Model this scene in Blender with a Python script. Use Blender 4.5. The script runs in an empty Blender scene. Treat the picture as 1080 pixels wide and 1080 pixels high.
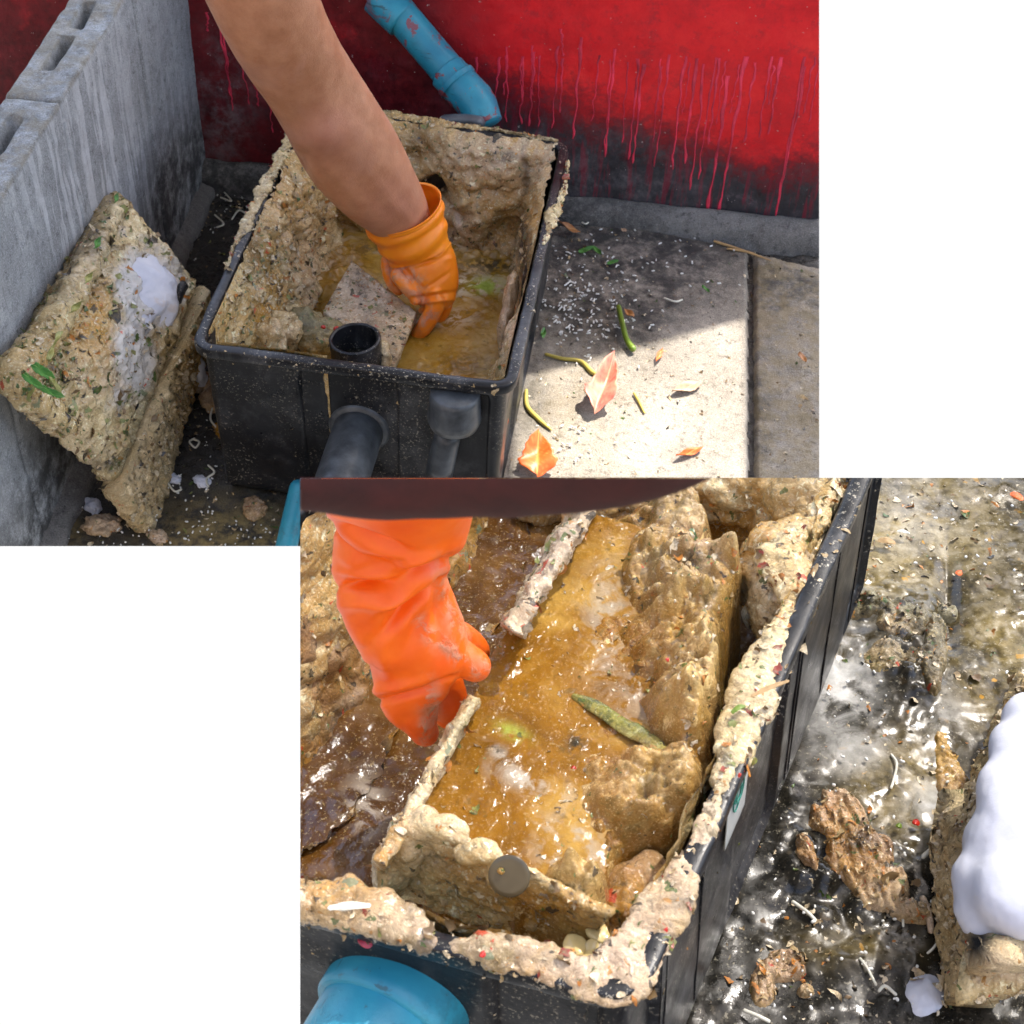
import bpy, bmesh, math, random
import numpy as np
from mathutils import Vector, Matrix

scene = bpy.context.scene
R_ = math.radians
rng = np.random.default_rng(7)
random.seed(7)

# ------------------------------------------------------------------ camera
F = 1555.0                                  # focal length, in pixels of the 1080 px photograph
H = 1.75                                    # camera height over the yard
def nrm(v): return v / np.linalg.norm(v)
def cray(x, y): return np.array([x - 540.0, 540.0 - y, -F])
UPC = -nrm(cray(438, 2090))
_f = np.array([0, 0, -1.0])
YC = nrm(_f - _f.dot(UPC) * UPC)
XC = np.cross(YC, UPC)
W = np.array([XC, YC, UPC])                 # world = W @ camera
C0 = np.array([0, 0, H])
cam_d = bpy.data.cameras.new('camera'); cam = bpy.data.objects.new('camera', cam_d)
scene.collection.objects.link(cam); scene.camera = cam
M = Matrix.Identity(4)
for i in range(3):
    for j in range(3): M[i][j] = W[i][j]
    M[i][3] = C0[i]
cam.matrix_world = M
cam_d.sensor_width = 36; cam_d.lens = 36 * F / 1080
cam_d.clip_start = 0.02; cam_d.clip_end = 200
cam_d.dof.use_dof = True; cam_d.dof.focus_distance = 1.7; cam_d.dof.aperture_fstop = 18.0

# ------------------------------------------------------------------ world, sun, exposure
SUN = nrm(np.array([0.32, 0.40, 0.86]))     # towards the sun
wd = bpy.data.worlds.new('World'); scene.world = wd; wd.use_nodes = True
wn = wd.node_tree.nodes; wl = wd.node_tree.links
backdrop = wn.new('ShaderNodeTexSky'); backdrop.sky_type = 'NISHITA'; backdrop.sun_disc = False
backdrop.sun_elevation = math.asin(SUN[2]); backdrop.sun_rotation = math.atan2(SUN[0], SUN[1])
backdrop.air_density = 1.0; backdrop.dust_density = 4.0
bg = wn['Background']; bg.inputs['Strength'].default_value = 0.15
wl.new(backdrop.outputs[0], bg.inputs['Color'])
sd = bpy.data.lights.new('sun', 'SUN'); sd.energy = 2.7; sd.angle = R_(0.5); sd.color = (1, .95, .88)
so = bpy.data.objects.new('sun', sd); scene.collection.objects.link(so)
so.rotation_euler = Vector(SUN).to_track_quat('Z', 'Y').to_euler()
scene.view_settings.view_transform = 'Standard'; scene.view_settings.look = 'None'
scene.view_settings.gamma = 1; scene.view_settings.use_curve_mapping = False
EXPO = 2.05
scene.view_settings.exposure = EXPO
scene.render.engine = 'CYCLES'

# ------------------------------------------------------------------ frames of reference
def rayw(x, y): return W @ cray(x, y)
def G1(x, y, z=0.0):                         # pixel -> point of the yard at height z
    d = rayw(x, y); return C0 + d * ((z - H) / d[2])
def PD(x, y, dep): return C0 + rayw(x, y) * (dep / F)     # pixel at a depth
_M = np.array([-nrm(cray(-5455, -905)), nrm(cray(1542, -905)), -nrm(cray(700, 2157))])
_U, _S, _V = np.linalg.svd(_M); B = (_U @ _V) @ W.T       # world -> axes of the second (near) yard piece
H2 = 1.27
def loc2(p): q = (np.asarray(p) - C0) @ B.T; q[..., 2] += H2; return q
def wor2(q):
    q = np.array(q, float); q[..., 2] -= H2; return q @ B + C0
def G2(x, y, z=0.0):
    d = B @ rayw(x, y); q = d * ((z - H2) / d[2]); q[2] += H2; return q   # local coords
def W2(x, y, z=0.0): return wor2(G2(x, y, z))
def proj(P):
    q = (np.asarray(P) - C0) @ W; return 540 + F * q[..., 0] / -q[..., 2], 540 - F * q[..., 1] / -q[..., 2]
def depth(P): return -((np.asarray(P) - C0) @ W)[..., 2]

# planes through the camera where the two yard pieces are sawn off: (point, normal kept side)
def cutplane(a, b, inside):
    n = np.cross(rayw(*a), rayw(*b)); n = nrm(n)
    if n.dot(rayw(*inside)) < 0: n = -n
    return n
CUT1 = [cutplane((864, 0), (864, 500), (500, 300)), cutplane((0, 576), (500, 576), (300, 300))]
CUT2 = [cutplane((316.7, 504), (316.7, 1080), (700, 800)), cutplane((316, 504), (1080, 504), (700, 800))]

# ------------------------------------------------------------------ noise
_perm = rng.permutation(4096)
_grad = rng.normal(size=(4096, 3)); _grad /= np.linalg.norm(_grad, axis=1)[:, None]
def _h(i, j, k): return _perm[(_perm[(_perm[i & 4095] + j) & 4095] + k) & 4095]
def perlin(P):
    P = np.asarray(P, float); i = np.floor(P).astype(np.int64); f = P - i
    u = f * f * f * (f * (f * 6 - 15) + 10); r = 0
    for a in (0, 1):
        for b in (0, 1):
            for c in (0, 1):
                g = _grad[_h(i[..., 0] + a, i[..., 1] + b, i[..., 2] + c)]
                d = f - np.array([a, b, c])
                w = (u[..., 0] if a else 1 - u[..., 0]) * (u[..., 1] if b else 1 - u[..., 1]) * (u[..., 2] if c else 1 - u[..., 2])
                r = r + w * (g * d).sum(-1)
    return r
def fbm(P, s, o=4, g=.5):
    P = np.asarray(P, float) * s; r = 0; a = 1
    for k in range(o):
        r = r + a * perlin(P + 17.3 * k); P = P * 2.03; a *= g
    return r * 1.3
_pt = rng.random((4096, 3))
def worley(P, s):
    P = np.asarray(P, float) * s; i = np.floor(P).astype(np.int64); best = np.full(P.shape[:-1], 9.)
    for a in (-1, 0, 1):
        for b in (-1, 0, 1):
            for c in (-1, 0, 1):
                q = _pt[_h(i[..., 0] + a, i[..., 1] + b, i[..., 2] + c)] + i + np.array([a, b, c])
                best = np.minimum(best, ((q - P) ** 2).sum(-1))
    return np.sqrt(best)
def lumps(P, s): w = worley(P, s); return np.clip(1 - w * w * 1.6, 0, 1)   # rounded bumps 0..1
def sst(a, b, x): t = np.clip((x - a) / (b - a + 1e-12), 0, 1); return t * t * (3 - 2 * t)
def gauss(x, y, cx, cy, rx, ry=None, ang=0):
    ry = ry or rx; dx = x - cx; dy = y - cy; c, s = math.cos(ang), math.sin(ang)
    return np.exp(-(((dx * c + dy * s) / rx) ** 2 + ((-dx * s + dy * c) / ry) ** 2))
def inpoly(x, y, poly):
    r = np.zeros(np.shape(x), bool); n = len(poly)
    for i in range(n):
        x0, y0 = poly[i]; x1, y1 = poly[(i + 1) % n]
        if y0 == y1: continue
        r ^= ((y0 > y) != (y1 > y)) & (x < (x1 - x0) * (y - y0) / (y1 - y0) + x0)
    return r
def pdist(x, y, poly, closed=True):          # signed distance (negative inside)
    d = np.full(np.shape(x), 1e9); n = len(poly)
    for i in range(n if closed else n - 1):
        x0, y0 = poly[i]; x1, y1 = poly[(i + 1) % n]
        ex, ey = x1 - x0, y1 - y0; L = ex * ex + ey * ey + 1e-12
        t = np.clip(((x - x0) * ex + (y - y0) * ey) / L, 0, 1)
        d = np.minimum(d, np.hypot(x - x0 - t * ex, y - y0 - t * ey))
    return np.where(inpoly(x, y, poly), -d, d) if closed else d

# ------------------------------------------------------------------ object helpers
def link(o): scene.collection.objects.link(o); return o
def tagit(o, label=None, cat=None, group=None, kind=None):
    if label: o['label'] = label
    if cat: o['category'] = cat
    if group: o['group'] = group
    if kind: o['kind'] = kind
    return o
def thing(name, base, label, cat, group=None):
    o = link(bpy.data.objects.new(name, None)); o.location = [float(v) for v in base]; o.empty_display_size = .05
    return tagit(o, label, cat, group)
def origin_of(parent):
    v = Vector((0, 0, 0))
    while parent: v += parent.location; parent = parent.parent
    return np.array(v)
def mesh_obj(name, V, Fc, mat, parent=None, smooth=True, attrs=None, base=None):
    """V in world coordinates, faces as an (n,4)/(n,3) array or a list of lists"""
    V = np.asarray(V, float).reshape(-1, 3)
    o0 = origin_of(parent)
    org = np.zeros(3) if parent is not None else (np.asarray(base, float) if base is not None else V.mean(0))
    me = bpy.data.meshes.new(name); L = V - (o0 if parent is not None else org)
    if isinstance(Fc, np.ndarray):
        k = Fc.shape[1]; me.vertices.add(len(L)); me.vertices.foreach_set('co', L.astype(np.float32).ravel())
        me.loops.add(Fc.size); me.loops.foreach_set('vertex_index', Fc.astype(np.int32).ravel())
        me.polygons.add(len(Fc)); me.polygons.foreach_set('loop_start', np.arange(0, Fc.size, k, dtype=np.int32))
        me.polygons.foreach_set('loop_total', np.full(len(Fc), k, dtype=np.int32)); me.update(calc_edges=True); me.validate()
    else:
        me.from_pydata([tuple(v) for v in L], [], Fc)
    if smooth: me.polygons.foreach_set('use_smooth', np.ones(len(me.polygons), bool))
    if attrs:
        for k_, v_ in attrs.items():
            a = me.attributes.new(k_, 'FLOAT', 'POINT'); a.data.foreach_set('value', np.asarray(v_, np.float32).ravel())
    me.materials.append(mat)
    o = link(bpy.data.objects.new(name, me))
    if parent is not None: o.parent = parent
    else: o.location = [float(v) for v in org]
    return o
def gridfaces(n, m, wrap_m=False, wrap_n=False):
    i = np.arange(n if wrap_n else n - 1)[:, None]; j = np.arange(m if wrap_m else m - 1)[None, :]
    i2 = (i + 1) % n; j2 = (j + 1) % m
    a = i * m + j; b = i * m + j2; c = i2 * m + j2; d = i2 * m + j
    return np.stack([a + 0 * b, b + 0 * a, c, d], -1).reshape(-1, 4)
def cut(o, planes, fill=False):
    """saw a finished mesh along planes through the camera position"""
    bm = bmesh.new(); bm.from_mesh(o.data)
    off = origin_of(o.parent) if o.parent else np.array(o.location)
    for n in planes:
        r = bmesh.ops.bisect_plane(bm, geom=bm.verts[:] + bm.edges[:] + bm.faces[:], plane_co=Vector(C0 - off), plane_no=Vector(n), clear_inner=True, clear_outer=False)
        if fill:
            e = [g for g in r['geom_cut'] if isinstance(g, bmesh.types.BMEdge)]
            if e: bmesh.ops.holes_fill(bm, edges=e, sides=0)
    bm.to_mesh(o.data); bm.free(); return o
def drop_skirt(o, dz):
    bm = bmesh.new(); bm.from_mesh(o.data)
    be = [e for e in bm.edges if e.is_boundary]
    r = bmesh.ops.extrude_edge_only(bm, edges=be)
    for v in r['geom']:
        if isinstance(v, bmesh.types.BMVert): v.co += Vector(dz)
    bm.to_mesh(o.data); bm.free(); return o
def remesh(o, voxel, smooth=4, disp=None):
    md = o.modifiers.new('r', 'REMESH'); md.mode = 'VOXEL'; md.voxel_size = voxel; md.use_smooth_shade = True
    ms = o.modifiers.new('s', 'SMOOTH'); ms.iterations = smooth; ms.factor = .5
    dg = bpy.context.evaluated_depsgraph_get(); me = bpy.data.meshes.new_from_object(o.evaluated_get(dg))
    mt = o.data.materials[0]; old = o.data; o.modifiers.clear(); o.data = me; bpy.data.meshes.remove(old)
    if not me.materials: me.materials.append(mt)
    if disp is not None:
        n = len(me.vertices); co = np.empty(n * 3, np.float32); me.vertices.foreach_get('co', co)
        no = np.empty(n * 3, np.float32); me.vertices.foreach_get('normal', no)
        off = origin_of(o.parent) if o.parent else np.array(o.location)
        co = co.reshape(-1, 3); no = no.reshape(-1, 3); d = disp(co + off, no)
        me.vertices.foreach_set('co', (co + no * d[:, None]).astype(np.float32).ravel()); me.update()
    me.polygons.foreach_set('use_smooth', np.ones(len(me.polygons), bool))
    return o
def catmull(P, n):
    P = np.asarray(P, float)
    if len(P) == 2: t = np.linspace(0, 1, n)[:, None]; return P[0] * (1 - t) + P[1] * t
    Q = np.vstack([2 * P[0] - P[1], P, 2 * P[-1] - P[-2]]); out = []
    for u in np.linspace(0, len(P) - 1 - 1e-9, n):
        i = int(u); t = u - i; a, b, c, d = Q[i:i + 4]
        out.append(.5 * ((2 * b) + (-a + c) * t + (2 * a - 5 * b + 4 * c - d) * t * t + (-a + 3 * b - 3 * c + d) * t ** 3))
    return np.array(out)
def tube_arr(path, rad, n=60, seg=24, cap=True, ref=None, flat=None):
    """swept tube. rad (k,) or (k,2) radii; ref = direction of the first radius"""
    path = np.asarray(path, float); rad = np.asarray(rad, float)
    if rad.ndim == 1: rad = np.stack([rad, rad], 1)
    P = catmull(path, n); Rr = np.clip(catmull(rad, n), 1e-4, None)
    T = np.gradient(P, axis=0); T /= np.linalg.norm(T, axis=1)[:, None] + 1e-12
    rv = P - C0 if ref is None else np.tile(np.asarray(ref, float), (n, 1))
    if ref is None: A = np.cross(T, rv)
    else: A = rv - (rv * T).sum(1)[:, None] * T
    A /= np.linalg.norm(A, axis=1)[:, None] + 1e-12
    Bb = np.cross(T, A)
    th = np.linspace(0, 2 * math.pi, seg, endpoint=False)
    if cap:
        k = max(3, n // 8); u = np.linspace(0, 1, n); 
        L = np.concatenate([[0], np.cumsum(np.linalg.norm(np.diff(P, axis=0), axis=1))])
        for e in (0, 1):
            r0 = Rr[0 if e == 0 else -1].mean(); dist = L if e == 0 else L[-1] - L
            f = np.sqrt(np.clip(1 - (1 - np.clip(dist / r0, 0, 1)) ** 2, 1e-4, 1)); Rr = Rr * f[:, None]
    V = P[:, None] + A[:, None] * (np.cos(th)[None, :, None] * Rr[:, None, :1]) + Bb[:, None] * (np.sin(th)[None, :, None] * Rr[:, None, 1:])
    return V, gridfaces(n, seg, wrap_m=True), th
def join(parts):
    Vs, Fs, k = [], [], 0
    for V, Fc in parts:
        V = V.reshape(-1, 3); Vs.append(V); Fs.append(Fc + k); k += len(V)
    return np.vstack(Vs), np.vstack(Fs)
def capfan(V, Fc):
    """close both ends of a tube array (n,seg,3) with flat quads collapsed to the centre"""
    n, s = V.shape[:2]; a = V[0].mean(0); b = V[-1].mean(0)
    X = np.concatenate([np.repeat(a[None, None], s, 1), V, np.repeat(b[None, None], s, 1)], 0)
    return X, gridfaces(n + 2, s, wrap_m=True)
def limb(secs, n=70, seg=36, squash=.9, cap=True):
    """secs: (left px, left py, right px, right py, depth): silhouette pairs"""
    P = [PD((a + c) / 2, (b + d) / 2, z) for a, b, c, d, z in secs]
    r = [math.hypot(a - c, b - d) / 2 * z / F for a, b, c, d, z in secs]
    return tube_arr(P, np.array([[x, x * squash] for x in r]), n, seg, cap)
def ico(sub=3):
    bm = bmesh.new(); bmesh.ops.create_icosphere(bm, subdivisions=sub, radius=1)
    V = np.array([v.co[:] for v in bm.verts]); Fc = np.array([[v.index for v in f.verts] for f in bm.faces]); bm.free(); return V, Fc
ICO = {k: ico(k) for k in (1, 2, 3, 4, 5)}
def blob_arr(c, r, sub=3, amp=.25, sc=1.6, seed=0, rot=None, lump=0):
    V, Fc = ICO[sub]; V = V.copy()
    d = 1 + amp * fbm(V + seed * 3.7, sc, 4) + (lump * lumps(V + seed, 3.2) if lump else 0)
    V = V * d[:, None] * np.asarray(r)
    if rot is not None: V = V @ np.array(Matrix.Rotation(rot, 3, 'Z')).T
    return V + np.asarray(c), Fc

# ------------------------------------------------------------------ material helpers
class NT:
    def __init__(s, name):
        s.m = bpy.data.materials.new(name); s.m.use_nodes = True; s.t = s.m.node_tree; s.b = s.t.nodes['Principled BSDF']
        s.tc = s.t.nodes.new('ShaderNodeTexCoord'); s.co = s.tc.outputs['Object']
    def put(s, sock, v):
        if hasattr(v, 'is_output') or isinstance(v, bpy.types.NodeSocket): s.t.links.new(v, sock)
        else: sock.default_value = (*v, 1) if isinstance(v, tuple) and len(v) == 3 and sock.type == 'RGBA' else v
    def n(s, typ, **kw):
        x = s.t.nodes.new(typ)
        for k, v in kw.items(): setattr(x, k, v)
        return x
    def noise(s, sc, det=6, ro=.6, dist=0, vec=None):
        x = s.n('ShaderNodeTexNoise'); s.put(x.inputs['Vector'], vec or s.co); x.inputs['Scale'].default_value = sc
        x.inputs['Detail'].default_value = det; x.inputs['Roughness'].default_value = ro; x.inputs['Distortion'].default_value = dist
        return x.outputs['Fac']
    def vor(s, sc, out='Distance', vec=None, feature='F1', rnd=1):
        x = s.n('ShaderNodeTexVoronoi', feature=feature); s.put(x.inputs['Vector'], vec or s.co); x.inputs['Scale'].default_value = sc
        x.inputs['Randomness'].default_value = rnd; return x.outputs[out]
    def scale(s, v3, vec=None):
        x = s.n('ShaderNodeMapping'); s.put(x.inputs['Vector'], vec or s.co); x.inputs['Scale'].default_value = v3; return x.outputs[0]
    def warp(s, amt, sc, vec=None):
        x = s.n('ShaderNodeTexNoise'); s.put(x.inputs['Vector'], vec or s.co); x.inputs['Scale'].default_value = sc; x.inputs['Detail'].default_value = 3
        a = s.n('ShaderNodeVectorMath', operation='MULTIPLY_ADD'); s.put(a.inputs[0], x.outputs['Color']); a.inputs[1].default_value = (amt,) * 3; s.put(a.inputs[2], vec or s.co)
        return a.outputs[0]
    def ramp(s, fac, stops, interp='LINEAR'):
        x = s.n('ShaderNodeValToRGB'); s.put(x.inputs[0], fac); e = x.color_ramp.elements; x.color_ramp.interpolation = interp
        while len(e) < len(stops): e.new(.5)
        for k, (p, c) in enumerate(stops):
            e[k].position = p; e[k].color = (*c, 1) if isinstance(c, tuple) else (c, c, c, 1)
        return x.outputs[0]
    def mix(s, f, a, b, mode='MIX'):
        x = s.n('ShaderNodeMix', data_type='RGBA', blend_type=mode); s.put(x.inputs[0], f); s.put(x.inputs[6], a); s.put(x.inputs[7], b); return x.outputs[2]
    def mth(s, op, a, b=0., c=None):
        x = s.n('ShaderNodeMath', operation=op); s.put(x.inputs[0], a); s.put(x.inputs[1], b)
        if c is not None: s.put(x.inputs[2], c)
        return x.outputs[0]
    def attr(s, name): x = s.n('ShaderNodeAttribute', attribute_name=name); return x.outputs['Fac']
    def bump(s, h, st=.5, d=.002, nrm_=None):
        x = s.n('ShaderNodeBump'); s.put(x.inputs['Height'], h); x.inputs['Strength'].default_value = st; x.inputs['Distance'].default_value = d
        if nrm_ is not None: s.put(x.inputs['Normal'], nrm_)
        return x.outputs[0]
    def thr(s, v, a, b): # smooth threshold
        x = s.n('ShaderNodeMapRange', interpolation_type='SMOOTHSTEP'); s.put(x.inputs[0], v); x.inputs[1].default_value = a; x.inputs[2].default_value = b; return x.outputs[0]
    def out(s, col=None, rough=None, normal=None, spec=None, **kw):
        b = s.b
        if col is not None: s.put(b.inputs['Base Color'], col)
        if rough is not None: s.put(b.inputs['Roughness'], rough)
        if normal is not None: s.put(b.inputs['Normal'], normal)
        if spec is not None: s.put(b.inputs['Specular IOR Level'], spec)
        for k, v in kw.items(): s.put(b.inputs[k.replace('_', ' ')], v)
        return s.m

def muck(name, a, b, c, rough=(.2, .55), speck=.5, grain=1., wet=.5, bumpd=.0035, tint_attr=True, sss=0, fine=140, dull=(1., .95, .80), och=((.22, .09, .006), (.46, .23, .022), (.66, .45, .13))):
    """food-waste grease: three tones, coloured crumbs, fine relief. attributes: ochre, dark, pale"""
    s = NT(name); w = s.warp(.03, 40); w2 = s.warp(.012, 160, w)
    n0 = s.noise(5, 3, .5); n1 = s.noise(16, 6, .65, .3, w); n2 = s.noise(60, 6, .7, .2, w); n3 = s.noise(fine * 2.2, 3, .65)
    col = s.ramp(n1, [(.3, a), (.5, b), (.68, c)])
    col = s.mix(s.mth('MULTIPLY', s.thr(n0, .42, .62), .6), col, s.ramp(n2, [(.35, (.26, .16, .05)), (.65, (.50, .36, .15))]))
    col = s.mix(s.mth('MULTIPLY', s.thr(s.noise(11, 5, .6, .3), .52, .66), .55), col, s.ramp(n2, [(.35, (.10, .085, .035)), (.65, (.30, .26, .14))]))
    if tint_attr:
        col = s.mix(s.mth('MULTIPLY', s.attr('green'), s.thr(s.noise(50, 5, .7), .38, .52)), col, s.ramp(n2, [(.35, (.06, .07, .02)), (.65, (.24, .26, .12))]))
        fo = s.mix(s.mth('MULTIPLY', s.thr(s.noise(70, 5), .5, .7), .4), (.60, .60, .66), (.50, .42, .36))
        oc = s.mth('MULTIPLY', s.attr('ochre'), s.thr(s.noise(24, 5, .6, .4), .30, .48))
        col = s.mix(oc, col, s.ramp(n2, [(.34, och[0]), (.52, och[1]), (.72, och[2])]))
        col = s.mix(s.mth('MULTIPLY', s.attr('pale'), s.thr(s.noise(35, 5, .6, .4), .32, .5)), col, s.ramp(n2, [(.35, (.36, .26, .20)), (.5, (.55, .43, .35)), (.68, (.74, .64, .54))]))
    col = s.mix(s.mth('MULTIPLY', s.thr(n2, .52, .66), .8), col, tuple(x * .32 for x in b))
    col = s.mix(s.mth('MULTIPLY', s.thr(n2, .44, .32), .8), col, tuple(min(1, x * 1.25 + .05) for x in c))
    col = s.mix(s.mth('MULTIPLY', s.thr(n3, .56, .7), .5), col, tuple(x * .3 for x in b)); col = s.mix(s.mth('MULTIPLY', s.thr(n3, .44, .3), .5), col, tuple(min(1, x * 1.3 + .06) for x in c))
    if tint_attr: col = s.mix(s.mth('MULTIPLY', s.attr('dark'), s.thr(s.noise(45, 6, .75, .5), .36, .47)), col, (.012, .013, .015))
    if tint_attr: col = s.mix(s.thr(s.mth('MULTIPLY_ADD', s.mth('SUBTRACT', s.noise(30, 5, .6), .5), .9, s.attr('foam')), .25, .75), col, fo)
    for k, (sc, th, cc) in enumerate(((fine * 1.1, .07, (.07, .12, .03)), (fine * .8, .022, (.45, .05, .02)), (fine * .7, .10, (.045, .04, .035)), (fine * 1.5, .10, (.40, .20, .05)), (fine * .55, .03, (.16, .20, .13)))):
        ww = s.n('ShaderNodeVectorMath', operation='ADD'); s.put(ww.inputs[0], w2); ww.inputs[1].default_value = (k * 3.1, k * 1.7, k)
        v = s.n('ShaderNodeTexVoronoi'); s.put(v.inputs['Vector'], ww.outputs[0]); v.inputs['Scale'].default_value = sc
        sp_ = s.n('ShaderNodeSeparateColor'); s.put(sp_.inputs[0], v.outputs['Color'])
        size = s.mth('MULTIPLY_ADD', sp_.outputs[1], .45, .12)
        mk = s.mth('MULTIPLY', s.mth('LESS_THAN', sp_.outputs[0], th * speck * 1.4), s.mth('LESS_THAN', v.outputs['Distance'], size))
        col = s.mix(s.mth('MULTIPLY', mk, .85), col, cc)
    h = s.mth('ADD', s.mth('MULTIPLY', n2, 1.3), s.mth('MULTIPLY', n3, .45 * grain))
    h = s.mth('SUBTRACT', h, s.mth('MULTIPLY', s.vor(fine, 'Distance', vec=w), .3 * grain))
    ro = s.ramp(s.noise(28, 4), [(.5 - wet * .25, rough[1]), (.75 - wet * .25, rough[0])])
    if wet > .3: s.b.inputs['Coat Weight'].default_value = wet * .55; s.b.inputs['Coat Roughness'].default_value = .07; s.put(s.b.inputs['Coat Normal'], s.bump(s.noise(75, 4, .6), .5, .0022))
    return s.out(s.mix(1.0, col, dull, 'MULTIPLY'), ro, s.bump(h, .9, bumpd), .35)

MUCK = muck('grease_crust', (.42, .31, .15), (.66, .54, .33), (.84, .76, .58), speck=.3, rough=(.12, .42), wet=.75)
MUCK_DRY = muck('crumbly_crust', (.40, .31, .18), (.60, .49, .32), (.74, .64, .47), rough=(.55, .8), wet=.1, fine=200)
MUCK_PINK = muck('pinkish_grease', (.38, .25, .17), (.55, .41, .30), (.70, .58, .46), rough=(.18, .5), wet=.6, speck=.4)
MUCK_GOLD = muck('golden_sludge', (.36, .21, .045), (.54, .36, .11), (.74, .58, .29), rough=(.05, .22), wet=.95, speck=.25, fine=230, bumpd=.0022, dull=(.95, .88, .72), och=((.14, .058, .004), (.29, .135, .012), (.50, .31, .075)))
MUCK_BANK = muck('shaded_bank_grease', (.035, .014, .005), (.10, .045, .015), (.30, .17, .08), rough=(.12, .4), wet=.8, speck=.6)  # darker copy of the soggy grease: shade on the left bank put into colour
MUCK_FLESH = muck('soggy_food', (.20, .115, .07), (.36, .235, .155), (.54, .40, .30), rough=(.12, .4), wet=.8, speck=.6)

def liquid_mat(name='brown_slurry', c=((.19, .09, .008), (.33, .18, .022), (.46, .30, .08)), foamc=(.66, .58, .46)):
    s = NT(name); w = s.warp(.03, 12)
    n1 = s.noise(9, 6, .6, .6, w); n2 = s.noise(70, 4, .6); n3 = s.noise(300, 2, .6)
    col = s.ramp(n1, [(.3, c[0]), (.5, c[1]), (.7, c[2])])
    col = s.mix(s.mth('MULTIPLY', s.thr(n3, .58, .7), .35), col, (.46, .33, .14))
    col = s.mix(s.mth('MULTIPLY', s.thr(n2, .60, .70), .5), col, (.09, .06, .012))
    col = s.mix(s.mth('MULTIPLY', s.attr('pale'), s.thr(s.noise(26, 6, .6, 1.5), .42, .56)), col, foamc)
    col = s.mix(s.mth('MULTIPLY', s.attr('dark'), s.thr(s.noise(60, 5, .7), .42, .52)), col, (.03, .026, .015))
    col = s.mix(s.mth('MULTIPLY', s.attr('green'), s.thr(s.noise(50, 3), .35, .5)), col, (.30, .38, .06))
    h = s.mth('ADD', s.mth('MULTIPLY', s.noise(60, 4, .6), 1), s.mth('MULTIPLY', n3, .5))
    return s.out(col, s.ramp(n2, [(.35, .07), (.7, .26)]), s.bump(h, .6, .0020), .5)
MUCK_PLATE = muck('speckled_plate_grease', (.36, .27, .20), (.56, .47, .38), (.74, .67, .58), rough=(.25, .55), wet=.5, speck=1.6, fine=110)
LIQUID = liquid_mat()
LIQUID_GOLD = liquid_mat('golden_liquid', ((.10, .040, .003), (.235, .105, .009), (.44, .26, .055)), (.40, .36, .28))
LIQUID_SHADED = liquid_mat('shaded_amber_slurry', ((.035, .012, .002), (.085, .034, .005), (.17, .08, .014)))  # slurry copy with the shadow over the left pool put into its colour

def plastic_mat(name='black_plastic', dirt=.5):
    s = NT(name); st = s.scale((30, 30, 5)); n = s.noise(1, 6, .7, 0, st)
    sc = s.noise(260, 3, .7); big = s.noise(9, 5, .6)
    col = s.ramp(s.noise(16, 5), [(.35, (.005, .0055, .007)), (.7, (.015, .016, .019))])
    col = s.mix(s.mth('MULTIPLY', s.thr(n, .56, .76), .14 * dirt + .05), col, (.16, .16, .16))
    du = s.mth('MULTIPLY', s.thr(s.noise(7, 7, .75), .48, .72), .35 + .2 * dirt); col = s.mix(du, col, (.12, .12, .125))
    sp = s.mth('MULTIPLY', s.thr(sc, .58, .66), s.thr(big, .42, .58))
    col = s.mix(s.mth('MULTIPLY', sp, .7 * dirt + .2), col, (.42, .38, .30))
    dr = s.thr(s.noise(95, 2, .5), .74, .78)
    col = s.mix(s.mth('MULTIPLY', dr, dirt), col, (.55, .45, .30))
    h = s.mth('ADD', s.noise(180, 4), s.mth('MULTIPLY', n, 1.5))
    return s.out(col, s.ramp(s.noise(22, 5), [(.3, .26), (.7, .5)]), s.bump(h, .25, .001), .35)
PLASTIC = plastic_mat(); PLASTIC_WET = plastic_mat('black_plastic_greasy', 1.0)

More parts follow.
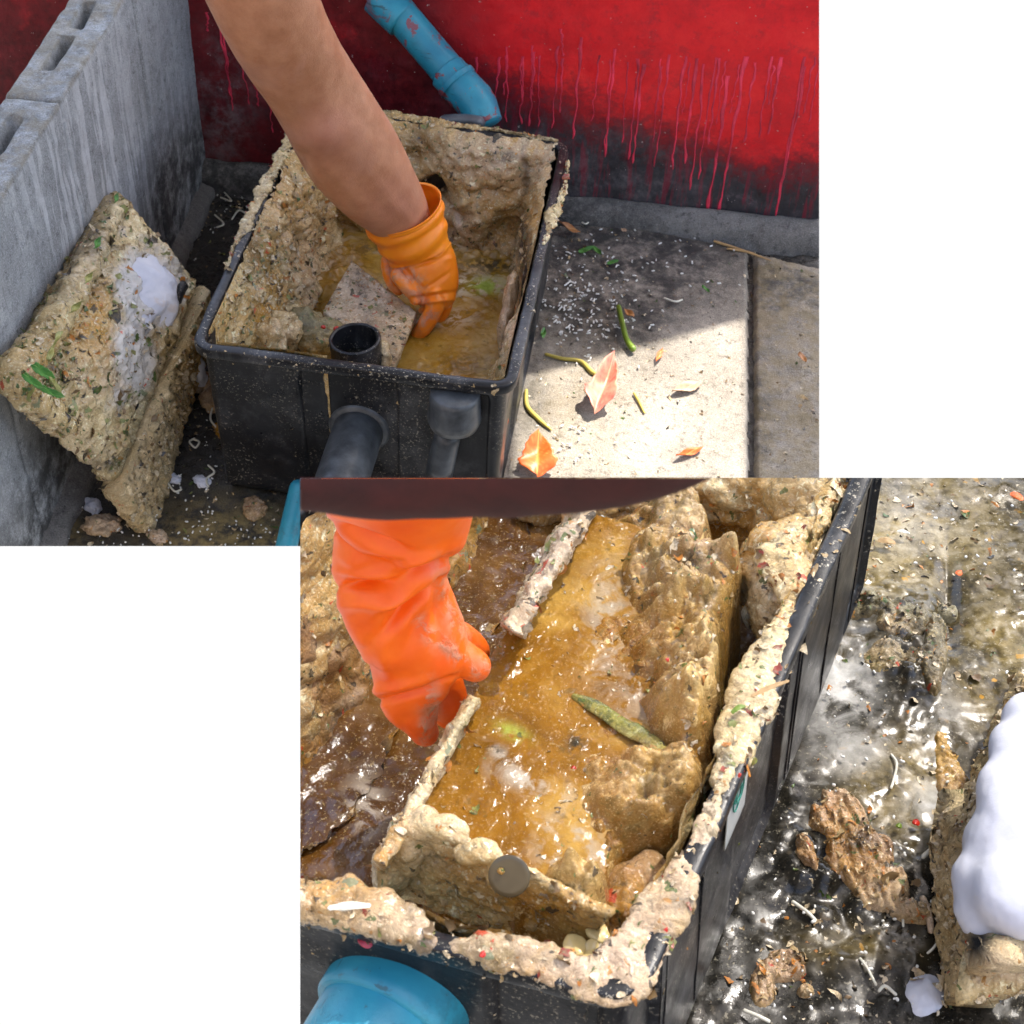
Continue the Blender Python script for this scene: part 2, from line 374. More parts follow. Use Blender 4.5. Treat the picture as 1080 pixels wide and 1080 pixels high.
def concrete_mat(name, a, b, streak=0, stain=.5, grit=1.):
    s = NT(name); w = s.warp(.02, 14)
    n1 = s.noise(6, 8, .65, 0, w); n2 = s.noise(60, 6, .7); n3 = s.noise(420, 3, .6)
    col = s.ramp(n1, [(.3, a), (.7, b)])
    col = s.mix(s.thr(n2, .5, .72), col, tuple(x * .6 for x in a)); col = s.mix(s.mth('MULTIPLY', s.thr(n3, .52, .68), .55), col, tuple(min(1, x * 1.45) for x in b))
    col = s.mix(s.mth('MULTIPLY', s.thr(n3, .46, .34), .5), col, tuple(x * .45 for x in a))
    pit = s.thr(s.vor(150, 'Distance', vec=w), .16, .08); pit = s.mth('MULTIPLY', pit, s.thr(s.noise(40, 3), .5, .6))
    col = s.mix(pit, col, tuple(x * .2 for x in a))
    if streak:
        st = s.scale((46, 46, 3.4)); ns = s.noise(1, 4, .6, .35, st)
        m = s.mth('MULTIPLY', s.thr(ns, .47, .56), s.attr('streak'))
        col = s.mix(s.mth('MULTIPLY', m, s.ramp(n3, [(.3, .55), (.6, .95)])), col, (.56, .58, .60))
        st2 = s.scale((70, 70, 4)); col = s.mix(s.mth('MULTIPLY', s.thr(s.noise(1, 5, .7, 0, st2), .6, .7), .35), col, tuple(x * .35 for x in a))
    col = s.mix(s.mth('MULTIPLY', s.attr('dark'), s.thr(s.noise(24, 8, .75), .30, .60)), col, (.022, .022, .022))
    col = s.mix(s.mth('MULTIPLY', s.attr('ochre'), s.thr(s.noise(34, 5, .7), .35, .6)), col, (.22, .16, .06))
    h = s.mth('ADD', s.mth('ADD', s.mth('MULTIPLY', n3, .5 * grit), n2), s.mth('MULTIPLY', pit, -1.5))
    ro = s.mix(s.mth('MULTIPLY', s.attr('wet'), s.thr(s.noise(22, 5), .35, .55)), (.9, .9, .9), (.14, .14, .14))
    return s.out(col, ro, s.bump(h, .7, .003), .45)
CONC = concrete_mat('weathered_block_concrete', (.23, .24, .25), (.42, .44, .45), streak=1)
SLAB = concrete_mat('yard_slab_concrete', (.20, .17, .13), (.39, .35, .29), grit=2.2)
FOOT = concrete_mat('dirty_footing', (.11, .105, .10), (.24, .23, .215))
DIRTG = concrete_mat('grimy_ground', (.018, .017, .015), (.05, .046, .04), grit=2)

def red_wall_mat():
    s = NT('red_painted_render'); w = s.warp(.04, 9)
    n = s.noise(8, 7, .7, 0, w); n2 = s.noise(90, 5, .7); n3 = s.noise(30, 6, .75)
    red = s.ramp(n, [(.3, (.52, .008, .016)), (.55, (.76, .012, .020)), (.75, (.84, .03, .03))])
    red = s.mix(s.mth('MULTIPLY', s.thr(n3, .5, .7), .5), red, (.28, .02, .03))
    grime = s.ramp(n3, [(.3, (.016, .016, .019)), (.55, (.04, .038, .045)), (.75, (.13, .10, .11))])
    mk = s.mth('MULTIPLY_ADD', s.mth('SUBTRACT', n, .5), .8, s.attr('grime'))
    mk = s.mth('MULTIPLY_ADD', s.mth('SUBTRACT', n2, .5), .7, s.mth('MULTIPLY_ADD', s.mth('SUBTRACT', n3, .5), .6, mk))
    red = s.mix(s.thr(mk, .0, .5), red, s.ramp(n2, [(.35, (.10, .006, .012)), (.7, (.26, .012, .022))]))
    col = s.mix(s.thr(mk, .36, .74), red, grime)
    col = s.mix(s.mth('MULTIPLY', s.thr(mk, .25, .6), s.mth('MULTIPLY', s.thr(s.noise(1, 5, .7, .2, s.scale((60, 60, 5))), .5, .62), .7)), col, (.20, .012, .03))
    col = s.mix(s.mth('MULTIPLY', s.attr('maroon_shade'), s.thr(n, .2, .5)), col, s.ramp(n3, [(.3, (.05, .003, .005)), (.6, (.16, .008, .012)), (.75, (.25, .012, .016))]))  # shade over the wall's left part put into the paint colour
    # lime-white bloom near the foot and specks
    bl = s.mth('MULTIPLY', s.attr('pale'), s.thr(s.noise(16, 7, .8), .42, .68)); col = s.mix(s.mth('MULTIPLY', bl, .6), col, (.30, .29, .30))
    col = s.mix(s.mth('MULTIPLY', s.thr(s.noise(130, 2, .5), .735, .76), .8), col, (.5, .42, .40))
    h = s.mth('ADD', n2, s.mth('MULTIPLY', s.noise(40, 3), 1.0))
    return s.out(col, s.ramp(n3, [(.3, .38), (.7, .62)]), s.bump(h, .5, .0022), .4)
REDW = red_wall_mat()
def simple(name, col, rough=.5, bumpsc=80, bs=.3, bd=.001, var=.25, **kw):
    s = NT(name); n = s.noise(bumpsc, 5, .6); n1 = s.noise(bumpsc * .2, 4)
    c = s.ramp(n1, [(.3, tuple(x * (1 - var) for x in col)), (.7, tuple(min(1, x * (1 + var)) for x in col))])
    return s.out(c, rough, s.bump(n, bs, bd), .5, **kw)
DRIP = simple('crimson_paint_run', (.62, .035, .075), .5, 90, .5, .001, .5)

def bluepipe_mat():
    s = NT('blue_painted_pvc'); n = s.noise(24, 6, .65, .6); n2 = s.noise(100, 5, .7)
    col = s.ramp(s.noise(10, 4), [(.3, (.012, .19, .30)), (.7, (.04, .34, .45))])
    col = s.mix(s.mth('MULTIPLY', s.thr(n, .555, .58), s.attr('flake')), col, (.26, .04, .045))
    col = s.mix(s.mth('MULTIPLY', s.thr(n2, .62, .68), .55), col, (.05, .09, .10))
    col = s.mix(s.mth('MULTIPLY', s.thr(s.noise(13, 6, .75), .5, .7), .6), col, (.03, .11, .14)); col = s.mix(s.mth('MULTIPLY', s.thr(s.noise(1, 4, .7, .3, s.scale((14, 14, 80))), .62, .66), .7), col, (.02, .05, .06))
    return s.out(col, .38, s.bump(s.mth('ADD', n2, s.thr(n, .60, .63)), .3, .001), .5)
BLUE = bluepipe_mat()
def skin_mat():
    s = NT('skin'); n = s.noise(30, 5); n2 = s.vor(620, 'Distance'); n3 = s.noise(240, 4)
    col = s.ramp(n, [(.3, (.37, .15, .070)), (.7, (.53, .25, .135))])
    col = s.mix(s.mth('MULTIPLY', s.attr('flush'), .55), col, (.46, .19, .14))
    col = s.mix(s.mth('MULTIPLY', s.thr(n3, .6, .75), .3), col, (.24, .085, .045))
    h = s.mth('ADD', n3, s.mth('MULTIPLY', n2, .5))
    col = s.mix(s.mth('MULTIPLY', s.thr(s.noise(9, 5, .6, .4), .5, .68), .45), col, (.50, .25, .17)); col = s.mix(s.mth('MULTIPLY', s.thr(s.noise(520, 2), .62, .72), .35), col, (.14, .05, .03))
    m = s.out(col, s.ramp(s.noise(40, 4), [(.3, .34), (.7, .52)]), s.bump(h, .5, .0012), .5)
    s.b.inputs['Subsurface Weight'].default_value = .25; s.b.inputs['Subsurface Radius'].default_value = (.02, .008, .004); s.b.inputs['Subsurface Scale'].default_value = .4
    return m
SKIN = skin_mat()
def glove_mat(name='orange_rubber', c0=(.90, .22, .006), c1=(.97, .29, .010)):
    s = NT(name); n = s.noise(20, 4); n2 = s.noise(55, 6, .7, .4)
    col = s.ramp(n, [(.3, c0), (.7, c1)])
    gunk = s.mth('MULTIPLY', s.attr('gunk'), s.thr(n2, .42, .56))
    col = s.mix(gunk, col, s.ramp(s.noise(80, 4), [(.35, (.38, .27, .17)), (.65, (.66, .55, .42))]))
    wet = s.mth('MULTIPLY', s.attr('gunk'), s.thr(s.noise(14, 3), .3, .5)); col = s.mix(s.mth('MULTIPLY', wet, .6), col, (.62, .10, .01))
    h = s.mth('ADD', s.mth('MULTIPLY', s.noise(260, 3), .15), s.mth('MULTIPLY', gunk, s.mth('ADD', s.noise(120, 3), .5)))
    m = s.out(col, s.mix(gunk, (.42, .42, .42), (.2, .2, .2)), s.bump(h, .6, .0015), .45)
    s.b.inputs['Subsurface Weight'].default_value = .15; s.b.inputs['Subsurface Radius'].default_value = (.02, .006, .002); s.b.inputs['Subsurface Scale'].default_value = .3
    return m
GLOVE = glove_mat(); GLOVE_RED = glove_mat('red_orange_rubber', (.82, .10, .004), (.92, .16, .006))
def foam_mat():
    s = NT('white_grease_foam'); n = s.noise(300, 4, .7); n1 = s.noise(12, 4)
    col = s.ramp(n1, [(.35, (.50, .52, .60)), (.7, (.70, .70, .74))])
    col = s.mix(s.mth('MULTIPLY', s.thr(s.noise(26, 5), .62, .74), .4), col, (.62, .48, .34))
    m = s.out(col, .55, s.bump(n, .25, .0008), .3)
    s.b.inputs['Subsurface Weight'].default_value = .4; s.b.inputs['Subsurface Radius'].default_value = (.02, .02, .02); s.b.inputs['Subsurface Scale'].default_value = .5
    return m
FOAM = foam_mat()
def wetground_mat():
    s = NT('wet_dirty_ground'); w = s.warp(.03, 14)
    n1 = s.noise(9, 8, .7, .4, w); n2 = s.noise(60, 6, .7); n3 = s.noise(220, 3, .6)
    col = s.ramp(n2, [(.35, (.006, .006, .005)), (.58, (.018, .016, .012)), (.8, (.10, .08, .05))])
    col = s.mix(s.mth('MULTIPLY', s.attr('ochre'), s.thr(n1, .3, .56)), col, s.ramp(n2, [(.35, (.10, .07, .02)), (.55, (.30, .22, .07)), (.75, (.48, .41, .27))]))
    col = s.mix(s.mth('MULTIPLY', s.attr('pale'), s.thr(s.noise(24, 5, .6, .5), .36, .52)), col, s.ramp(n2, [(.35, (.34, .33, .29)), (.7, (.56, .55, .52))]))
    col = s.mix(s.mth('MULTIPLY', s.thr(s.noise(40, 3, .5), .66, .69), s.attr('ochre')), col, (.50, .25, .02))
    col = s.mix(s.mth('MULTIPLY', s.thr(n3, .6, .68), .4), col, (.42, .38, .28))
    h = s.mth('ADD', n2, s.mth('MULTIPLY', n3, .4))
    return s.out(col, s.ramp(s.noise(30, 4), [(.35, .06), (.65, .4)]), s.bump(h, .3, .0013), .35)
WETG = wetground_mat()
def leafmat(name, a, b, vein=(.5, .3, .2), rough=.45):
    s = NT(name); n = s.noise(40, 5, .6)
    col = s.ramp(n, [(.3, a), (.7, b)]); col = s.mix(s.mth('MULTIPLY', s.attr('vein'), .7), col, vein)
    col = s.mix(s.mth('MULTIPLY', s.thr(s.noise(160, 3), .62, .7), .5), col, tuple(x * .4 for x in a))
    return s.out(col, rough, s.bump(s.mth('ADD', s.noise(120, 4), s.attr('vein')), .4, .0008), .4)
LEAF_PINK = leafmat('pink_leaf', (.52, .10, .08), (.72, .34, .22), (.7, .5, .3))
LEAF_ORANGE = leafmat('orange_leaf', (.62, .085, .012), (.70, .16, .03), (.75, .4, .1))
LEAF_BROWN = leafmat('brown_leaf', (.24, .085, .025), (.42, .19, .06), (.5, .3, .12))
LEAF_GREEN = leafmat('green_leaf', (.03, .13, .02), (.08, .24, .04), (.2, .4, .1))
LEAF_DRY = leafmat('dry_leaf', (.42, .24, .13), (.60, .42, .28), (.6, .45, .3))
STEM_GREEN = simple('green_stem', (.13, .20, .02), .4, 60)
STEM_YEL = simple('yellow_stem', (.42, .34, .07), .45, 60)
STRAW = simple('dry_straw', (.38, .24, .10), .6, 90)
RICE = simple('rice', (.70, .70, .66), .3, 200, .1, .0005, .1)
NOODLE = simple('noodle', (.62, .60, .50), .25, 200, .1, .0005, .1)
STEM_G2 = leafmat('olive_shred', (.16, .17, .03), (.36, .33, .10), (.4, .4, .2))
RED_BIT = simple('red_chilli', (.40, .02, .01), .25)
ROOF = simple('shade_roof_metal', (.72, .72, .70), .5)
SLEEVE = simple('maroon_cloth', (.040, .005, .004), .8, 300, .4, .001, .3)
MORTAR = concrete_mat('mortar', (.13, .125, .12), (.24, .23, .22))
ROCK = muck('olive_lump', (.13, .12, .06), (.22, .20, .12), (.34, .31, .21), rough=(.2, .5), speck=.6)
STEEL = simple('dull_washer_metal', (.12, .095, .055), .22, 60, .2, .0005, .3, Metallic=.3)
GREENRIND = muck('green_rind', (.07, .12, .015), (.14, .19, .03), (.34, .33, .10), rough=(.08, .3), wet=.9, speck=.5)
STICK = simple('sticker_paper', (.42, .43, .40), .35, 40, .1, .0005, .15)
STICKINK = simple('sticker_green_ink', (.02, .16, .12), .4)
GREYP = simple('grey_pvc', (.10, .11, .12), .4, 120, .3, .001, .35)

# ================================================================== SETTING
def backdrop_sheet():
    s = NT('white_backdrop'); e = s.n('ShaderNodeEmission'); e.inputs['Color'].default_value = (1, 1, 1, 1); e.inputs['Strength'].default_value = 1.05 / 2 ** EXPO
    s.t.links.new(e.outputs[0], s.t.nodes['Material Output'].inputs[0]); s.t.nodes.remove(s.b)
    # glowing white sheet added as a plain backdrop behind and below both pieces
    n, m = 20, 24; pr = catmull([(3.7, .42), (3.9, .0), (3.6, -.9), (2.6, -2.0), (.6, -2.8), (-1.0, -3.0)], n); xs = np.linspace(-4.5, 4.5, m)
    V = np.stack([np.broadcast_to(xs[None], (n, m)), np.broadcast_to(pr[:, :1], (n, m)), np.broadcast_to(pr[:, 1:], (n, m))], -1)
    o = mesh_obj('backdrop', V, gridfaces(n, m), s.m, base=(0, 2, -1)); tagit(o, kind='structure')
backdrop_sheet()

WALL0 = G1(224, 192); WALL1 = G1(864, 276)
_wd = nrm(G1(700, 240) - G1(224, 192)); _wd[2] = 0; _wd = nrm(_wd)
_wn = np.array([-_wd[1], _wd[0], 0])         # pointing away from the camera
def wallpt(u, z, off=0):                     # u metres along, from the corner
    return WALL0 + _wd * u + np.array([0, 0, z]) - _wn * off
def wall_from_px(x, y, off=0):               # pixel -> (u,z) on the wall face
    d = rayw(x, y); p0 = WALL0 - _wn * off; t = _wn.dot(p0 - C0) / _wn.dot(d); p = C0 + d * t
    return (p - WALL0).dot(_wd), p[2]

# ---- ground of the far piece
def ground_one():
    st = .005; X = np.arange(-1.15, .80, st); Y = np.arange(1.35, 2.80, st)
    x, y = np.meshgrid(X, Y, indexing='ij'); P = np.stack([x, y, 0 * x], -1)
    px, py = proj(P)
    z = .004 * fbm(P, 9, 4) + .0022 * lumps(P, 60) + .0015 * fbm(P, 70, 3) - .004
    rough_patch = gauss(px, py, 240, 575, 70, 40) + .6 * gauss(px, py, 60, 560, 30, 20)
    z += .006 * rough_patch * lumps(P, 70)
    P[..., 2] = z
    wet = np.clip(.9 - rough_patch, 0, 1); och = np.clip(rough_patch * 1.6, 0, 1)
    o = mesh_obj('ground', P, gridfaces(len(X), len(Y)), DIRTG, attrs=dict(wet=wet, ochre=och, dark=0 * wet), base=(0, 2, 0))
    drop_skirt(o, (0, 0, -.05)); cut(o, CUT1); tagit(o, kind='structure'); return o
GR1 = ground_one()
def paving(name, poly_px, zt, shade):
    poly = [G1(*p, zt)[:2] for p in poly_px]; pl = np.array(poly)
    st = .004; X = np.arange(pl[:, 0].min(), pl[:, 0].max() + st, st); Y = np.arange(pl[:, 1].min(), pl[:, 1].max() + st, st)
    x, y = np.meshgrid(X, Y, indexing='ij'); d = pdist(x, y, poly); P = np.stack([x, y, 0 * x], -1)
    d = d + .003 * fbm(P, 40, 3)
    z = zt + .0018 * fbm(P, 25, 4) + .0012 * lumps(P, 110) * sst(-.1, .4, fbm(P, 18, 3)) - .02 * sst(-.008, .001, d)
    P[..., 2] = z; px, py = proj(P)
    keep = d < .003
    Fc = gridfaces(len(X), len(Y)); k = keep.ravel(); Fc = Fc[k[Fc].all(1)]
    if shade == 'main':
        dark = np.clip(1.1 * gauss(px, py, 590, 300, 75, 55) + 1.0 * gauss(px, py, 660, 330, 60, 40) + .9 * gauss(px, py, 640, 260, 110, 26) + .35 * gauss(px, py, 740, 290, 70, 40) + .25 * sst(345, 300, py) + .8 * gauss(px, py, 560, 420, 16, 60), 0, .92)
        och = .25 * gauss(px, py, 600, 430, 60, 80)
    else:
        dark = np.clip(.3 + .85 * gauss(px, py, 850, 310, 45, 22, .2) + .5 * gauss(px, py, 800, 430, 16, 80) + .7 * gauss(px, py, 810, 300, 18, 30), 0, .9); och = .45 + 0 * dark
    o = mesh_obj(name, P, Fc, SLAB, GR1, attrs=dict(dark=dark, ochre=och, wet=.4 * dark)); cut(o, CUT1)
    return o
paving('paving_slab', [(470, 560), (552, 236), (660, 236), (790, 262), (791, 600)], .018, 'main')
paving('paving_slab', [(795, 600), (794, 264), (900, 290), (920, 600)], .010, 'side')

# ---- red wall, with its footing
def red_wall():
    t = thing('red_wall', wallpt(.5, 0), 'red painted rendered wall with dark grime at its foot and paint runs', 'wall')
    us = np.arange(-.75, 1.75, .008); zs = np.arange(-.02, .66, .008)
    u, z = np.meshgrid(us, zs, indexing='ij'); P = WALL0 + _wd * u[..., None] + np.array([0, 0, 1.]) * z[..., None]
    off = .004 * fbm(P, 5, 3) + .0016 * fbm(P, 30, 3); P = P - _wn * off[..., None]
    px, py = proj(P)
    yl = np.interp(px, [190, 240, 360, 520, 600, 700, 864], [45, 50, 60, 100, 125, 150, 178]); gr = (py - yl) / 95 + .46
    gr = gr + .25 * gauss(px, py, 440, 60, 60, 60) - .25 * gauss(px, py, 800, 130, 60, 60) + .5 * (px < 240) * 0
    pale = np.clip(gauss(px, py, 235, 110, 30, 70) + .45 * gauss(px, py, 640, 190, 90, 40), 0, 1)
    o = mesh_obj('painted_face', P, gridfaces(len(us), len(zs)), REDW, t, attrs=dict(grime=gr, pale=pale, maroon_shade=np.clip(sst(560, 430, px) * .95, 0, 1))); drop_skirt(o, tuple(_wn * .1)); cut(o, CUT1)
    # footing ledge
    us = np.arange(-.08, 1.3, .006); prof = [(.0, .058), (.008, .06), (.02, .055), (.034, .045), (.042, .03), (.046, .012), (.05, -.005)]
    pr = catmull(prof, 16); P = WALL0 + _wd * us[:, None, None] - _wn * pr[None, :, :1] + np.array([0, 0, 1.]) * pr[None, :, 1:]
    P = P + _wn * (.010 * fbm(P, 9, 3) + .003 * fbm(P, 50, 3))[..., None] * 1 + np.array([0, 0, 1.]) * (.004 * fbm(P + 5, 14, 4))[..., None]
    wallz = P[..., 2]; px, py = proj(P)
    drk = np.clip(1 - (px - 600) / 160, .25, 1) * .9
    o = mesh_obj('footing', P, gridfaces(len(us), 16), FOOT, t, attrs=dict(dark=drk, ochre=0 * drk, wet=0 * drk)); cut(o, CUT1)
    # paint runs, each a thin relief of dried paint
    runs = [(848, 60, 818, 232, 3.2), (815, 62, 742, 225, 3.0), (768, 62, 744, 152, 2.6), (752, 60, 738, 190, 2.4), (741, 62, 717, 172, 2.6), (733, 60, 704, 178, 2.6),
            (712, 58, 687, 176, 2.6), (689, 68, 664, 172, 2.2), (678, 62, 662, 168, 2.2), (655, 52, 632, 165, 2.6), (640, 62, 642, 160, 2), (622, 40, 601, 146, 2.6), (607, 50, 572, 134, 2.2),
            (590, 60, 558, 132, 2), (573, 55, 551, 132, 2.2), (560, 60, 544, 130, 2), (545, 50, 530, 128, 2.2), (530, 60, 521, 118, 2), (818, 60, 800, 145, 2.2), (845, 50, 868, 130, 2), (762, 64, 756, 130, 2),
            (590, 30, 597, 60, 1.8), (700, 70, 692, 120, 1.8), (728, 66, 722, 120, 1.8), (228, 10, 246, 100, 2.6), (238, 28, 243, 116, 2.0), (256, 60, 262, 110, 2), (268, 80, 276, 112, 1.8), (212, 12, 224, 34, 2.4), (284, 92, 289, 140, 1.8), (476, 96, 480, 70, 1.8), (505, 60, 499, 118, 1.8), (827, 70, 806, 110, 2), (783, 68, 770, 120, 2), (772, 80, 746, 222, 3), (748, 68, 726, 200, 2.4), (848, 70, 818, 230, 3), (822, 60, 812, 142, 2.4), (600, 62, 590, 118, 1.8), (634, 58, 624, 128, 1.8), (667, 66, 655, 150, 2), (796, 66, 784, 150, 2), (860, 60, 846, 120, 2), (700, 62, 690, 150, 1.8), (536, 58, 533, 100, 1.8), (552, 62, 549, 112, 1.8), (566, 48, 560, 100, 1.8)]
    for k, (x0, y0, x1, y1, w) in enumerate(runs):
        u0, z0 = wall_from_px(x0, y0); u1, z1 = wall_from_px(x1, y1); n = 26; tt = np.linspace(0, 1, n)
        um = u0 * .4 + u1 * .6; u0 = um - .003 + .004 * math.sin(k * 2.3); u1 = um + .003 * math.sin(k * 5.1)
        uu = u0 + (u1 - u0) * tt + .0050 * fbm(np.stack([tt * 5, tt * 0 + k * 9.1, tt * 0], -1), 1, 3); zz = z0 + (z1 - z0) * tt
        Pp = wallpt(0, 0) + _wd * uu[:, None] + np.array([0, 0, 1.]) * zz[:, None]; Pp = Pp - _wn * (.004 * fbm(Pp, 5, 3) + .0016 * fbm(Pp, 30, 3) + .0004)[:, None]
        wpx = w * (.45 + .45 * ((k * 37) % 10) / 10) * 2.8 / F; r = wpx * (.35 + .65 * (1 - tt) ** 1.5 + .25 * np.exp(-((tt - .93) / .06) ** 2)) * (1 + .25 * np.sin(tt * 19 + k)); r[-3:] *= np.array([1.3, 1.35, .6]) ; r = np.clip(r, .0005, 1)
        th = np.linspace(0, 2 * math.pi, 8, endpoint=False)
        V = Pp[:, None] + _wd * (np.cos(th)[None, :, None] * r[:, None, None]) - _wn * (np.sin(th)[None, :, None] * .00065)
        o = mesh_obj('paint_run', V, gridfaces(n, 8, wrap_m=True), DRIP, t); cut(o, CUT1)
red_wall()

# ---- low concrete block wall on the left
def block_wall():
    a = G1(222, 186); b = G1(50, 576); d = nrm(b - a); d[2] = 0; d = nrm(d); n = np.array([d[1], -d[0], 0]);
    if n[0] > 0: n = -n                        # away from the yard (to the left)
    t = thing('concrete_block_wall', a + d * .5, 'low grey hollow concrete block wall with white drip stains', 'wall')
    Ltot = 1.45; hs = [0.0, .578]; th = .088
    def block(u0, u1, z0, z1, slots, jit):
        st = .006; nu = max(3, int((u1 - u0) / st)); nz = max(3, int((z1 - z0) / st)); rows = []
        U = np.linspace(u0, u1, nu); 
        # front face -> top edge -> top (with slots) -> back edge -> back face
        offs = [(0, z) for z in np.linspace(z0, z1 - .004, nz)] + [(w, z1) for w in np.linspace(.004, th - .004, 30)] + [(th, z) for z in np.linspace(z1 - .004, z0, 6)]
        offs = np.array(offs); P = a + d * U[:, None, None] + n * offs[None, :, :1] + np.array([0, 0, 1.]) * offs[None, :, 1:]
        e = np.minimum(U - u0, u1 - U); ez = np.minimum(offs[:, 1] - z0, z1 - offs[:, 1]); ev = np.minimum(e[:, None], np.where(offs[:, 0] > .002, 1, np.maximum(ez, 0)[None] if False else ez)[None, :])
        rec = .004 * (1 - sst(0, .008, ev))
        if not slots: rec = rec
        wgt = sst(.0, .012, offs[:, 0])[None]
        P = P + n * ((rec + .0025 * fbm(P, 12, 4) + .001 * fbm(P, 90, 2)) * (offs[:, 0] < .01)[None])[..., None]
        P[..., 2] -= ((.004 * fbm(P, 20, 4) + .006 * np.clip(fbm(P + 9, 9, 3), 0, 1) + rec) * (offs[:, 0] > .002)[None] * float(len(slots) > 0))
        if slots:
            topm = (offs[:, 1] >= z1 - 1e-9)
            for (c, hl) in slots:
                q = np.abs(U - c)[:, None] - hl; w_ = np.abs(offs[:, 0] - .050)[None] - .007
                P[..., 2] -= .12 * sst(.004, -.004, np.maximum(q, w_)) * topm[None]
        # close the ends by collapsing
        c0 = P[:1].mean(1, keepdims=True).repeat(P.shape[1], 1); c1 = P[-1:].mean(1, keepdims=True).repeat(P.shape[1], 1)
        P = np.concatenate([c0, P, c1], 0)
        px, py = proj(P); z = P[..., 2]
        streak = np.clip(gauss(px, py, 85, 175, 65, 130, -.15) * 1.4 + .35 * gauss(px, py, 200, 150, 25, 60) + .1, 0, 1)
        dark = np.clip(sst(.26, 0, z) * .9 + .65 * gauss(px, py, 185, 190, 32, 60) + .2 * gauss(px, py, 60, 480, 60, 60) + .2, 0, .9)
        top = (z > .57) * .35; och = np.clip(top, 0, 1)
        o = mesh_obj('block', P, gridfaces(P.shape[0], P.shape[1]), CONC, t, attrs=dict(streak=streak * (z < .568), dark=np.clip(dark + .3 * (z > .572), 0, 1), ochre=och, wet=0 * och)); cut(o, CUT1)
    # joints measured from the photograph: top joint at pixel (62,103)
    d0 = rayw(62, 104); tt = (.58 - H) / d0[2]; uj = ((C0 + d0 * tt) - a).dot(d)
    u_all = [0.0] + [uj - .385, uj, uj + .385, uj + .77]; u_all = [u for u in u_all if u >= 0]
    for ci in range(1):
        sh = 0
        ed = sorted(set([0.0] + [round(u - sh, 4) for u in u_all if u - sh > .05] + [Ltot]))
        ed = [e for e in ed if e <= Ltot]
        for k in range(len(ed) - 1):
            u0, u1 = ed[k] + .0015, ed[k + 1] - .0015
            if u1 - u0 < .03: continue
            slots = []
            if ci == 0:
                for (xa, ya, xb, yb) in ((3, 165, 29, 128), (66, 74, 94, 42), (102, 29, 124, 8), (128, 2, 150, -22), (155, -30, 175, -50), (-40, 225, -12, 185), (-90, 290, -55, 245)):
                    q = []
                    for (xx, yy) in ((xa, ya), (xb, yb)): dd = rayw(xx, yy); q.append(((C0 + dd * ((.575 - H) / dd[2])) - a).dot(d))
                    if u0 + .01 < min(q) and max(q) < u1 - .01: slots.append((sum(q) / 2, abs(q[0] - q[1]) / 2))
            block(u0, u1, hs[ci] + .0012 + (.0 if ci else .0), hs[ci + 1] - .0012, slots, 0)
    # mortar core behind the joints and a skim footing
    V = []; 
    for u in (0, Ltot):
        for w_ in (.006, th - .004):
            for z in (0, .570): V.append(a + d * u + n * w_ + np.array([0, 0, z]))
    Fm = [[0, 1, 3, 2], [4, 6, 7, 5], [0, 4, 5, 1], [2, 3, 7, 6]]
    V = np.array(V); o = mesh_obj('mortar', V, [f for f in Fm], MORTAR, t, smooth=False); cut(o, CUT1)
    us = np.arange(-.02, Ltot, .006); pr = catmull([(-.030, -.01), (-.026, .012), (-.012, .022), (.004, .03)], 10)
    P = a + d * us[:, None, None] + n * pr[None, :, :1] + np.array([0, 0, 1.]) * pr[None, :, 1:]
    P = P + n * (.010 * fbm(P, 10, 4))[..., None] + np.array([0, 0, 1.]) * (.006 * fbm(P + 3, 16, 4))[..., None]
    z = P[..., 2]; o = mesh_obj('mortar_fillet', P, gridfaces(len(us), 10), FOOT, t, attrs=dict(dark=.35 + 0 * z, ochre=0 * z, wet=0 * z)); cut(o, CUT1)
    return a, d, n
BW_A, BW_D, BW_N = block_wall()
def on_blockwall(x, y, off=0):
    dd = rayw(x, y); p0 = BW_A - BW_N * off; return C0 + dd * (BW_N.dot(p0 - C0) / BW_N.dot(dd))

